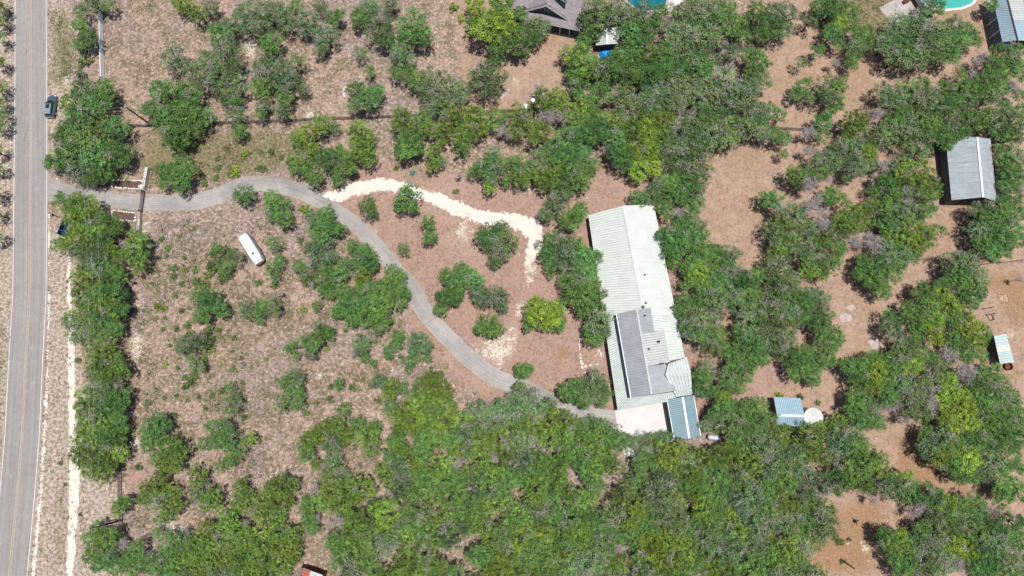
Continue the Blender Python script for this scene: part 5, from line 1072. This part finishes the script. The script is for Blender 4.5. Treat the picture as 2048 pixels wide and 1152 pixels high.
M_BARK = bark('oak_bark', lin(96, 86, 80)[:3]); M_TWIG = bark('grey_twigs', lin(172, 164, 154)[:3]); M_DEADW = bark('dead_wood', lin(178, 168, 164)[:3])

def unit(v): return v / np.maximum(np.linalg.norm(v, axis=-1, keepdims=True), 1e-6)
def leaf_cards(r, pos, dirs, size, asp=(.5, .9), rnd=.75, upb=.55):
    n = len(pos); nr = unit(dirs * .95 + np.array([0, 0, upb * .6]) + r.normal(0, rnd * .75, (n, 3)))
    a = unit(np.cross(nr, r.normal(0, 1, (n, 3)))); b_ = np.cross(nr, a)
    sa = (size * r.uniform(.6, 1.35, n))[:, None]; sb = sa * r.uniform(asp[0], asp[1], n)[:, None]
    j = lambda: r.uniform(.7, 1.1, n)[:, None]
    V = np.stack([pos - a * sa * j(), pos - b_ * sb * j() + a * sa * .15, pos + a * sa * j(), pos + b_ * sb * j() - a * sa * .1], 1)
    return V.reshape(-1, 3), np.arange(n * 4).reshape(n, 4)
def crown_mesh(seed, nl, tufts, leaves, size, flatz=.72, tr=.075, style='oak'):
    r = np.random.RandomState(seed); P_, D_, T_ = [], [], []
    lob = [(0.0, 0.0, .12, .52)]
    off = r.uniform(0, 6.28)
    for i in range(nl):
        t = off + 6.283 * i / nl + r.uniform(-.3, .3); d = r.uniform(.42, .70); q = r.uniform(.24, .42)
        lob.append((math.cos(t) * d, math.sin(t) * d, r.uniform(-.30, .16), q))
    for x, y, z, q in lob:
        k = int(tufts * (q / .38) ** 2)
        dv = unit(r.normal(0, 1, (k, 3))); dv[:, 2] = np.where(dv[:, 2] < -.3, -dv[:, 2], dv[:, 2])
        c = np.array([x, y, z]) + dv * q * r.uniform(.72, 1.08, k)[:, None]
        keep = r.rand(k) > .20; c = c[keep]; dv = dv[keep]; tone = np.clip(r.normal(.5, .24, len(c)), 0, 1)
        m = leaves; cc = np.repeat(c, m, 0); dd = np.repeat(dv, m, 0); tt = np.repeat(tone, m)
        s = tr * r.uniform(.6, 1.3, len(c)).repeat(m)
        pp = cc + r.normal(0, 1, cc.shape) * s[:, None] * np.array([1, 1, .6])
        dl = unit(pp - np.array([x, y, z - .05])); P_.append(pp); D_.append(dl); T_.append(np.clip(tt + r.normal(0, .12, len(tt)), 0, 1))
        # inner leaves close the view through the crown, toned dark as painted shade
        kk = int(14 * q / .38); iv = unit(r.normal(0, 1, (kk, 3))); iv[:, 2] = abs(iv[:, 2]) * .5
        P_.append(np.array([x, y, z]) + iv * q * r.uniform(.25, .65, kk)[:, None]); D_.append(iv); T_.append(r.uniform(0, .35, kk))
    pos = np.concatenate(P_); dr = np.concatenate(D_); tn = np.concatenate(T_); pos[:, 2] *= flatz
    if style == 'cedar':
        V, F = leaf_cards(r, pos, dr, size, (.28, .5), .6, .35)
    else: V, F = leaf_cards(r, pos, dr, size)
    return mesh_np('crown', V, F, M_LEAF, tone=np.repeat(tn, 4))
def strips(r, A, B, w0, w1):
    """thin three-sided sticks from A to B"""
    n = len(A); d = unit(B - A); a = unit(np.cross(d, r.normal(0, 1, (n, 3)))); b_ = np.cross(d, a); V = []
    for P0, w in ((A, w0), (B, w1)):
        w = np.broadcast_to(np.asarray(w, float), (n,))[:, None]
        for k in range(3):
            t = 2.0944 * k; V.append(P0 + (a * math.cos(t) + b_ * math.sin(t)) * w)
    V = np.stack(V, 1).reshape(-1, 3); base = (np.arange(n) * 6)[:, None, None]
    F = (base + np.array([[0, 1, 4, 3], [1, 2, 5, 4], [2, 0, 3, 5]])[None]).reshape(-1, 4)
    return V, F
def twig_mesh(seed, n, ln=(.16, .36), w=.015, mat=None, flatz=.78, patches=1):
    r = np.random.RandomState(seed); V_, F_, o = [], [], 0
    for q in range(patches):
        c0 = unit(r.normal(0, 1, 3) * np.array([1, 1, .5]) + np.array([0, 0, .5])); d = unit(c0[None] + r.normal(0, .30, (n, 3))); d[:, 2] = abs(d[:, 2])
        e = d * r.uniform(.70, 1.04, n)[:, None] * np.array([.9, .9, 1.0]); hub = c0 * .5 + r.normal(0, .10, (n, 3)); k = unit(e - hub); L = r.uniform(ln[0], ln[1], n)[:, None]
        A = e - k * L; V1, F1 = strips(r, A, e, w, w * .35); s = e - k * L * r.uniform(.3, .7, (n, 1)); t = s + unit(k + r.normal(0, .7, (n, 3))) * L * .55; V2, F2 = strips(r, s, t, w * .6, w * .25)
        V_ += [V1, V2]; F_ += [F1 + o, F2 + o + len(V1)]; o += len(V1) + len(V2)
    V = np.concatenate(V_); V[:, 2] *= flatz
    return mesh_np('twigs', V, np.concatenate(F_), mat or M_TWIG)
def dead_mesh(seed):
    r = np.random.RandomState(seed); segs = []; 
    n1 = 9; base = np.array([0, 0, -.55])
    A = np.repeat(base[None], n1, 0); t = r.uniform(0, 6.28, n1); B = np.stack([np.cos(t) * r.uniform(.25, .5, n1), np.sin(t) * r.uniform(.25, .5, n1), r.uniform(-.1, .35, n1)], 1)
    segs.append(strips(r, A, B, .035, .02))
    for lev, (m, L, w) in enumerate(((6, .38, .017), (5, .26, .010), (3, .16, .006))):
        fr = np.repeat(np.arange(len(A)), m); u = r.uniform(.35, 1, len(fr))[:, None]; s = A[fr] + (B[fr] - A[fr]) * u
        dirv = unit(unit(B[fr] - A[fr]) + r.normal(0, .75, (len(fr), 3)) + np.array([0, 0, .12])); e = s + dirv * L * r.uniform(.5, 1.2, (len(fr), 1))
        segs.append(strips(r, s, e, w, w * .5)); A, B = s, e
    V = []; F = []; o = 0
    for v, f in segs: V.append(v); F.append(f + o); o += len(v)
    V = np.concatenate(V); V[:, 2] *= .75
    return mesh_np('branches', V, np.concatenate(F), M_DEADW)
def trunk_mesh(seed, mat):
    r = np.random.RandomState(seed); m = MB(); k = Vector((r.uniform(-.05, .05), r.uniform(-.05, .05), .55))
    m.tube((0, 0, -.04), k, .085, .06, 7, False)
    for i in range(5):
        t = 6.283 * i / 5 + r.uniform(-.3, .3); e = Vector((math.cos(t) * r.uniform(.35, .6), math.sin(t) * r.uniform(.35, .6), r.uniform(.85, 1.1)))
        m.tube(k * .95, e, .05, .018, 5, False)
    me = bpy.data.meshes.new('trunk'); me.from_pydata(m.v, [], m.f); me.materials.append(mat); me.update(); return me
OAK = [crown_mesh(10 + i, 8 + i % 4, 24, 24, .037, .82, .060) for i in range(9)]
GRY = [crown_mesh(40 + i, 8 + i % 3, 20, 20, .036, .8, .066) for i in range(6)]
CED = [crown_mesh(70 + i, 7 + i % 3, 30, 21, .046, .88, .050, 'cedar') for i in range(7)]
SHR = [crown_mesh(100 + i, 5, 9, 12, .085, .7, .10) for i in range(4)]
TWG = [twig_mesh(130 + i, 15, patches=3) for i in range(6)]; TWO = [twig_mesh(150 + i, 22) for i in range(6)]
DED = [dead_mesh(170 + i) for i in range(5)]
TRK = [trunk_mesh(190 + i, M_BARK) for i in range(4)]; TRD = [trunk_mesh(195 + i, M_DEADW) for i in range(2)]

COLS = {'o': (.132, .248, .078), 'b': (.235, .350, .064), 'g': (.165, .248, .116), 'j': (.182, .280, .066), 's': (.158, .230, .078), 'y': (.240, .320, .058)}
rt = random.Random(21)
def geom(x, y, q, t):
    R = q * MPP * 1.02
    h = (R * 1.05 + 1.9) if t in 'obgjd' else R * .55
    p = G(x, y, h); R = q * (ALT - h) / 1330.0 * (1.24 if t == 'g' else 1.16)
    return p, R, h
# crowns close together belong to one tree
items = []
for x, y, q, t, w in CIRC:
    p, R, h = geom(x, y, q, t); items.append(dict(x=x, y=y, p=p, R=R, h=h, t=t, w=w))
KIND = {'o': 'oak', 'b': 'oak', 'g': 'goak', 'j': 'cedar', 'd': 'dead', 's': 'shrub', 'y': 'shrub'}
items.sort(key=lambda d: -d['R'])
trees = []
for it in items:
    k = KIND[it['t']]; host = None
    if k in ('oak', 'goak', 'cedar'):
        for T in trees:
            if T['kind'] == k and len(T['lobes']) < 4 and it['R'] < 1.02 * T['R'] and (it['p'].xy - T['p'].xy).length < .78 * T['R']: host = T; break
    if host: host['lobes'].append(it)
    else: trees.append(dict(it, kind=k, lobes=[]))
LIMIT = 300
byk = {}
for T in trees: byk.setdefault(T['kind'], []).append(T)
# ------------------------------------------------------------------ labels: which tree it is, counted outward from something one can find
MARKS = [('the parked car', 107, 215), ('the driveway gate', 288, 404), ('the white travel trailer', 503, 497), ('the white board fence', 206, 80), ('the driveway mouth at the road', 115, 385), ('the lone field pole', 300, 245),
 ('the roadside blue container', 131, 455), ('the lower roadside utility pole', 215, 1050), ('the satellite dish', 1051, 213), ("the neighbour's shingle house", 1095, 30), ('the small white shed', 1215, 72), ('the blue tarp', 1210, 108), ('the deep blue pool', 1295, 5),
 ('the turquoise pool', 1895, 5), ('the grey patio slab', 1795, 20), ('the teal pole barn', 2020, 50), ('the grey metal shed', 1943, 340), ('the top end of the white roof', 1240, 415), ('the white roof ridge', 1262, 520), ('the carport', 1368, 835), ('the concrete pad', 1285, 850),
 ('the water tank', 1628, 835), ('the pale blue pump shed', 1578, 822), ('the lean-to shelter', 2008, 697), ('the pipe gate frame', 1976, 630), ('the largest flat rock', 1690, 636), ('the pinkish flat rock', 1751, 689), ('the fallen log', 1695, 1128), ('the upper charred stump', 1709, 1042),
 ('the red-roofed shed', 617, 1145), ('the stone-edged yard path', 1165, 715), ('the start of the white gravel path', 660, 390), ('the bend in the white gravel path', 1068, 470), ('the white gravel patch', 1000, 705), ('the driveway bend above the trailer', 515, 366), ('the middle of the driveway', 783, 530), ('the driveway end', 1190, 836), ('the long rail fence', 680, 240),
 ('the left end of the rail fence', 285, 254), ('the short rail fence', 1600, 262), ('the brown clearing right of the house', 1470, 420), ('the dirt lane below the grey shed', 1900, 480), ('the orange-brown lane at lower right', 1840, 900), ('the upper pasture', 820, 180), ('the upper left field', 290, 100), ('the rocky meadow', 420, 760), ('the roadside white track', 150, 820), ('the rail fence by the roadside trees', 243, 960),
 ('the right dirt opening in the top right', 1770, 150), ('the bottom edge of the big wood', 1000, 1152), ('the bottom right corner', 2048, 1152), ('the pink bare patch in the big wood', 725, 933), ('the right edge of the picture', 2048, 930), ('the bottom edge right of the red-roofed shed', 800, 1140), ('the bottom edge below the carport', 1370, 1120), ('the wood between driveway and bottom edge', 1100, 980), ('the wood below the water tank', 1600, 960), ('the wood left of the red-roofed shed', 450, 1110), ('the wood below the driveway end', 900, 900)]
ORDX = ['nearest', 'second nearest', 'third nearest', 'fourth nearest', 'fifth nearest', 'sixth nearest', 'seventh nearest', 'eighth nearest', 'ninth nearest', 'tenth nearest', 'eleventh nearest', 'twelfth nearest']
ORD = ORDX + [w + ' nearest' for w in ('thirteenth fourteenth fifteenth sixteenth seventeenth eighteenth nineteenth twentieth ' + ' '.join(t + '-' + u for t in ('twenty', 'thirty') for u in 'first second third fourth fifth sixth seventh eighth ninth'.split())).split()]
DESC = {'oak': 'oak', 'goak': 'scrub oak', 'cedar': 'cedar', 'dead': 'bare dead tree', 'shrub': 'low shrub'}
LOOK = {'o': 'green', 'b': 'yellow-green', 'g': 'grey-twigged', 'j': 'olive green', 'd': 'grey', 's': 'small green', 'y': 'small yellow-green'}
GROUPS = {'goak': 'grey-twigged scrub oaks', 'oak': 'oak trees on the property', 'cedar': 'cedar trees on the property', 'dead': 'bare dead trees', 'shrub': 'low shrubs in the meadow'}
CATS = {'goak': 'tree', 'oak': 'tree', 'cedar': 'tree', 'dead': 'tree', 'shrub': 'shrub'}
NAMES = {'goak': 'scrub_oak', 'oak': 'oak_tree', 'cedar': 'cedar_tree', 'dead': 'dead_tree', 'shrub': 'shrub'}
indiv = []; rest = []
for k, L in byk.items():
    L.sort(key=lambda d: -d['R'] - (.6 if not d['w'] else 0))
    inv = [T for T in L if -25 < T['x'] < 2073 and -25 < T['y'] < 1177]; out = [T for T in L if T not in inv]
    indiv += inv[:LIMIT]; rest += inv[LIMIT:] + out
for T in indiv:
    T['m'] = min(range(len(MARKS)), key=lambda i: (MARKS[i][1] - T['x']) ** 2 + (MARKS[i][2] - T['y']) ** 2)
cls = {}
for T in indiv: cls.setdefault((T['kind'], T['t'], T['m']), []).append(T)
for (k, t, mi), L in cls.items():
    mk = MARKS[mi]; L.sort(key=lambda d: (mk[1] - d['x']) ** 2 + (mk[2] - d['y']) ** 2)
    for i, T in enumerate(L):
        if i < len(ORD): T['label'] = '%s %s %s to %s' % (ORD[i], LOOK[t], DESC[k], mk[0])
        else: T['label'] = '%s %s in the dense cover well beyond %s' % (LOOK[t], DESC[k], mk[0])
        if len(L) == 1: T['label'] = 'the only %s %s close to %s' % (LOOK[t], DESC[k], mk[0])
def obj(name, me, parent, loc, sc, rz, colr=None):
    o = bpy.data.objects.new(name, me); o.location = loc; o.scale = sc; o.rotation_euler = (0, 0, rz)
    if parent: o.parent = parent
    if colr: o.color = tuple(colr) + (1.0,)
    col.objects.link(o); return o
def tint(t):
    c = COLS[t]; k = rt.uniform(.78, 1.20); w = rt.uniform(-.12, .10)
    return (c[0] * k * (1 + w), c[1] * k, c[2] * k * (1 - w))
def crown_for(t): return rt.choice({'o': OAK, 'b': OAK, 'g': GRY, 'j': CED, 's': SHR, 'y': SHR}[t])
def plant(T):
    k = T['kind']; p = T['p']; R = T['R']; h = T['h']
    e = empty(NAMES[k], (p.x, p.y, 0), T['label'], CATS[k], GROUPS[k])
    if k == 'shrub':
        obj('foliage', crown_for(T['t']), e, (0, 0, h), (R, R * rt.uniform(.85, 1.1), R), rt.uniform(0, 6.28), tint(T['t'])); obj('stem', rt.choice(TRK), e, (0, 0, 0), (R, R, h), rt.uniform(0, 6)); return
    if k == 'dead':
        obj('trunk', rt.choice(TRD), e, (0, 0, 0), (R * .7, R * .7, h), rt.uniform(0, 6)); obj('branches', rt.choice(DED), e, (0, 0, h), (R * 1.15, R * 1.15, R), rt.uniform(0, 6.28)); return
    tc = tint(T['t'])
    obj('trunk', rt.choice(TRK), e, (0, 0, 0), (R, R, h), rt.uniform(0, 6.28))
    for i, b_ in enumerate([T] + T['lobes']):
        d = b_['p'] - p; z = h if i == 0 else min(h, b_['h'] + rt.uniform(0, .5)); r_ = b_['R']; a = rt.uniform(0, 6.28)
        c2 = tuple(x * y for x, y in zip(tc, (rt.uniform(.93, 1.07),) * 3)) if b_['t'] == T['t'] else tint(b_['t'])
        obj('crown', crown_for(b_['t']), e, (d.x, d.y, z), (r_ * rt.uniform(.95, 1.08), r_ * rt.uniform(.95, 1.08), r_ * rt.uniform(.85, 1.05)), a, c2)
        if b_['t'] == 'g': tag(obj('bare_twigs', rt.choice(TWG), e, (d.x, d.y, z), (r_, r_, r_), a), kind='stuff')
        elif rt.random() < .45: tag(obj('bare_twigs', rt.choice(TWO), e, (d.x, d.y, z), (r_, r_, r_), a), kind='stuff')
for T in indiv: plant(T)
# what is left over (past three hundred of a kind, or outside the frame) grows as one thicket
def merge(name, L, cap_=400):
    VV, FF, TT, o = [], [], [], 0
    for T in L[:cap_]:
        for b_ in [T] + T['lobes']:
            if b_['t'] == 'd': continue
            me = crown_for(b_['t']); n = len(me.vertices); v = np.empty(n * 3, np.float32); me.vertices.foreach_get('co', v); v = v.reshape(-1, 3)
            a = rt.uniform(0, 6.28); ca, sa = math.cos(a), math.sin(a); v = v @ np.array([[ca, sa, 0], [-sa, ca, 0], [0, 0, 1]], np.float32) * b_['R'] + np.array([b_['p'].x, b_['p'].y, b_['h']])
            tn = np.empty(n, np.float32); me.attributes['tone'].data.foreach_get('value', tn)
            VV.append(v); TT.append(tn); FF.append(np.arange(n).reshape(-1, 4) + o); o += n
    if VV:
        ob = bpy.data.objects.new(name, mesh_np(name, np.concatenate(VV), np.concatenate(FF), M_LEAF, tone=np.concatenate(TT))); ob.color = COLS['o'] + (1,); col.objects.link(ob); tag(ob, kind='stuff')
merge('thicket', rest)
print('TREES', {k: len(v) for k, v in byk.items()}, 'indiv', len(indiv), 'rest', len(rest), 'circles', len(CIRC))
# ------------------------------------------------------------------ agaves
def agave(label, px, py, R, n=18):
    c = G(px, py); e = empty('agave', c, label, 'agave'); mt = flat('blue_green_agave', lin(78, 112, 100)[:3], .5); r_ = random.Random(int(px))
    for i in range(n):
        t = i * 2.4; L = R * r_.uniform(.7, 1); up = .25 + .6 * (1 - i / n); d = Vector((math.cos(t), math.sin(t), 0)); s = Vector((-d.y, d.x, 0)); m = MB()
        b0 = c + Vector((0, 0, .08)); mid = c + d * L * .5 + Vector((0, 0, L * up * .6)); tip = c + d * L + Vector((0, 0, L * up * .9)); w = R * .12
        m.add([b0 - s * w, b0 + s * w, mid + s * w * 1.1, mid - s * w * 1.1, tip, mid - Vector((0, 0, w * .6)), b0 - Vector((0, 0, .05))], [(0, 1, 2, 3), (3, 2, 4), (1, 0, 6), (0, 3, 5, 6), (2, 1, 6, 5), (4, 5, 3), (2, 5, 4)]); m.build('leaf', mt, e)
agave('blue-green agave rosette beside the white gravel path', 825, 347, .75)
agave('dark green spiky plant beside the dirt gap above the white roof', 1255, 353, .6)

# ------------------------------------------------------------------ ground cover: dry grass, scrub, loose stones
rn = np.random.RandomState(5)
NOPE = [[(28, -400), (98, -400), (98, 600), (88, 870), (58, 1152), (40, 1300), (-40, 1300), (-10, 1152), (8, 870), (22, 600)], [(1174, 405), (1312, 400), (1390, 790), (1405, 885), (1235, 915), (1200, 640)]]
def scatter(n, dens):
    X = rn.uniform(-125, 105, n); Y = rn.uniform(-42, 92, n); px, py = toPix(X, Y); k = (px > -40) & (px < 2090) & (py > -40) & (py < 1195)
    for p in NOPE: k &= ~inpoly(px, py, p)
    D = np.min(np.hypot(X[:, None] - DLs[None, ::3, 0], Y[:, None] - DLs[None, ::3, 1]), 1); k &= D > 1.9
    k &= rn.rand(n) < dens(px, py, X, Y); return X[k], Y[k], px[k], py[k]
def clumpy(X, Y, s, a, b_, seed=31):
    return np.clip((hashn(X + 500, Y + 500, s, seed) - a) / (b_ - a), 0, 1)
grassm = NB('dry_grass_blades'); tg = grassm.attr('tone').outputs['Fac']
M_GRASS = grassm.fin(grassm.mix(tg, lin(100, 86, 62), lin(150, 130, 100)), .9, .1)
scrubm = NB('low_scrub_leaves'); tg = scrubm.attr('tone').outputs['Fac']
M_SCRUB = scrubm.fin(scrubm.mix(tg, (.066, .118, .032, 1), (.160, .170, .075, 1)), .8, .15)
def tufts(name, X, Y, rad, h, per, size, mat, spread):
    n = len(X); r = rn; t = r.uniform(0, 1, n)
    pos = np.stack([np.repeat(X, per) + r.normal(0, 1, n * per) * np.repeat(rad, per) * spread, np.repeat(Y, per) + r.normal(0, 1, n * per) * np.repeat(rad, per) * spread, np.abs(r.normal(0, .5, n * per)) * np.repeat(h, per) + .03], 1)
    d = r.normal(0, 1, pos.shape); V, F = leaf_cards(r, pos, unit(d), size, (.3, .6), .8, .6); V[:, 2] = np.maximum(V[:, 2], .006)
    tn = np.clip(np.repeat(t, per) + r.normal(0, .15, n * per), 0, 1)
    o = bpy.data.objects.new(name, mesh_np(name, V, F, mat, tone=np.repeat(tn, 4))); col.objects.link(o); tag(o, kind='stuff'); return o
def d_grass(px, py, X, Y):
    lit = samp(Z_LIT, px, py); wh = samp(Z_WHT, px, py); tan = samp(Z_TAN, px, py)
    return np.clip((.75 - .6 * lit - .6 * wh - .35 * tan) * (.15 + clumpy(X, Y, 2.2, .35, .7)), 0, 1)
X, Y, px, py = scatter(60000, d_grass); tufts('dry_grass', X, Y, rn.uniform(.12, .3, len(X)), np.full(len(X), .22), 5, .085, M_GRASS, .8)
def d_scrub(px, py, X, Y):
    lit = samp(Z_LIT, px, py); wh = samp(Z_WHT, px, py); tan = samp(Z_TAN, px, py); ol = samp(Z_OLV, px, py); rk = samp(Z_RCK, px, py)
    mead = ((px > 240) & (px < 900) & (py > 430) & (py < 1060)) * .8
    return np.clip((.10 + mead + .9 * ol - .5 * lit - .3 * wh - .3 * tan + .08 * rk) * (.05 + clumpy(X, Y, 4.0, .46, .66, 77)), 0, 1)
X, Y, px, py = scatter(60000, d_scrub); tufts('low_scrub', X, Y, rn.uniform(.2, .62, len(X)), rn.uniform(.2, .6, len(X)), 16, .12, M_SCRUB, .7)
def d_stone(px, py, X, Y):
    lit = samp(Z_LIT, px, py); wh = samp(Z_WHT, px, py); tan = samp(Z_TAN, px, py); rk = samp(Z_RCK, px, py)
    return np.clip((.22 + .9 * wh + .2 * rk - .15 * lit - .12 * tan) * (.1 + clumpy(X, Y, 3.0, .4, .8, 55)), 0, 1)
X, Y, px, py = scatter(30000, d_stone)
n = len(X); s = rn.uniform(.05, .17, n) * (1 + (rn.rand(n) < .04) * 1.2); a = rn.uniform(0, 6.28, n)
oct_ = np.array([(1, 0, .1), (.3, .9, .1), (-.8, .6, .1), (-.9, -.5, .1), (.2, -1, .1), (.0, .05, .75)]); ca, sa = np.cos(a)[:, None], np.sin(a)[:, None]
V = np.stack([(oct_[None, :, 0] * ca - oct_[None, :, 1] * .75 * sa) * s[:, None] + X[:, None], (oct_[None, :, 0] * sa + oct_[None, :, 1] * .75 * ca) * s[:, None] + Y[:, None], np.broadcast_to(oct_[None, :, 2], (n, 6)) * s[:, None]], -1).reshape(-1, 3)
F = (np.arange(n)[:, None, None] * 6 + np.array([[0, 1, 5], [1, 2, 5], [2, 3, 5], [3, 4, 5], [4, 0, 5]])[None]).reshape(-1, 3)
o = bpy.data.objects.new('loose_stones', mesh_np('loose_stones', V, F, flat('pale_field_stone', lin(178, 166, 154)[:3], .95, .1, var=.2, scale=2))); col.objects.link(o); tag(o, kind='stuff')
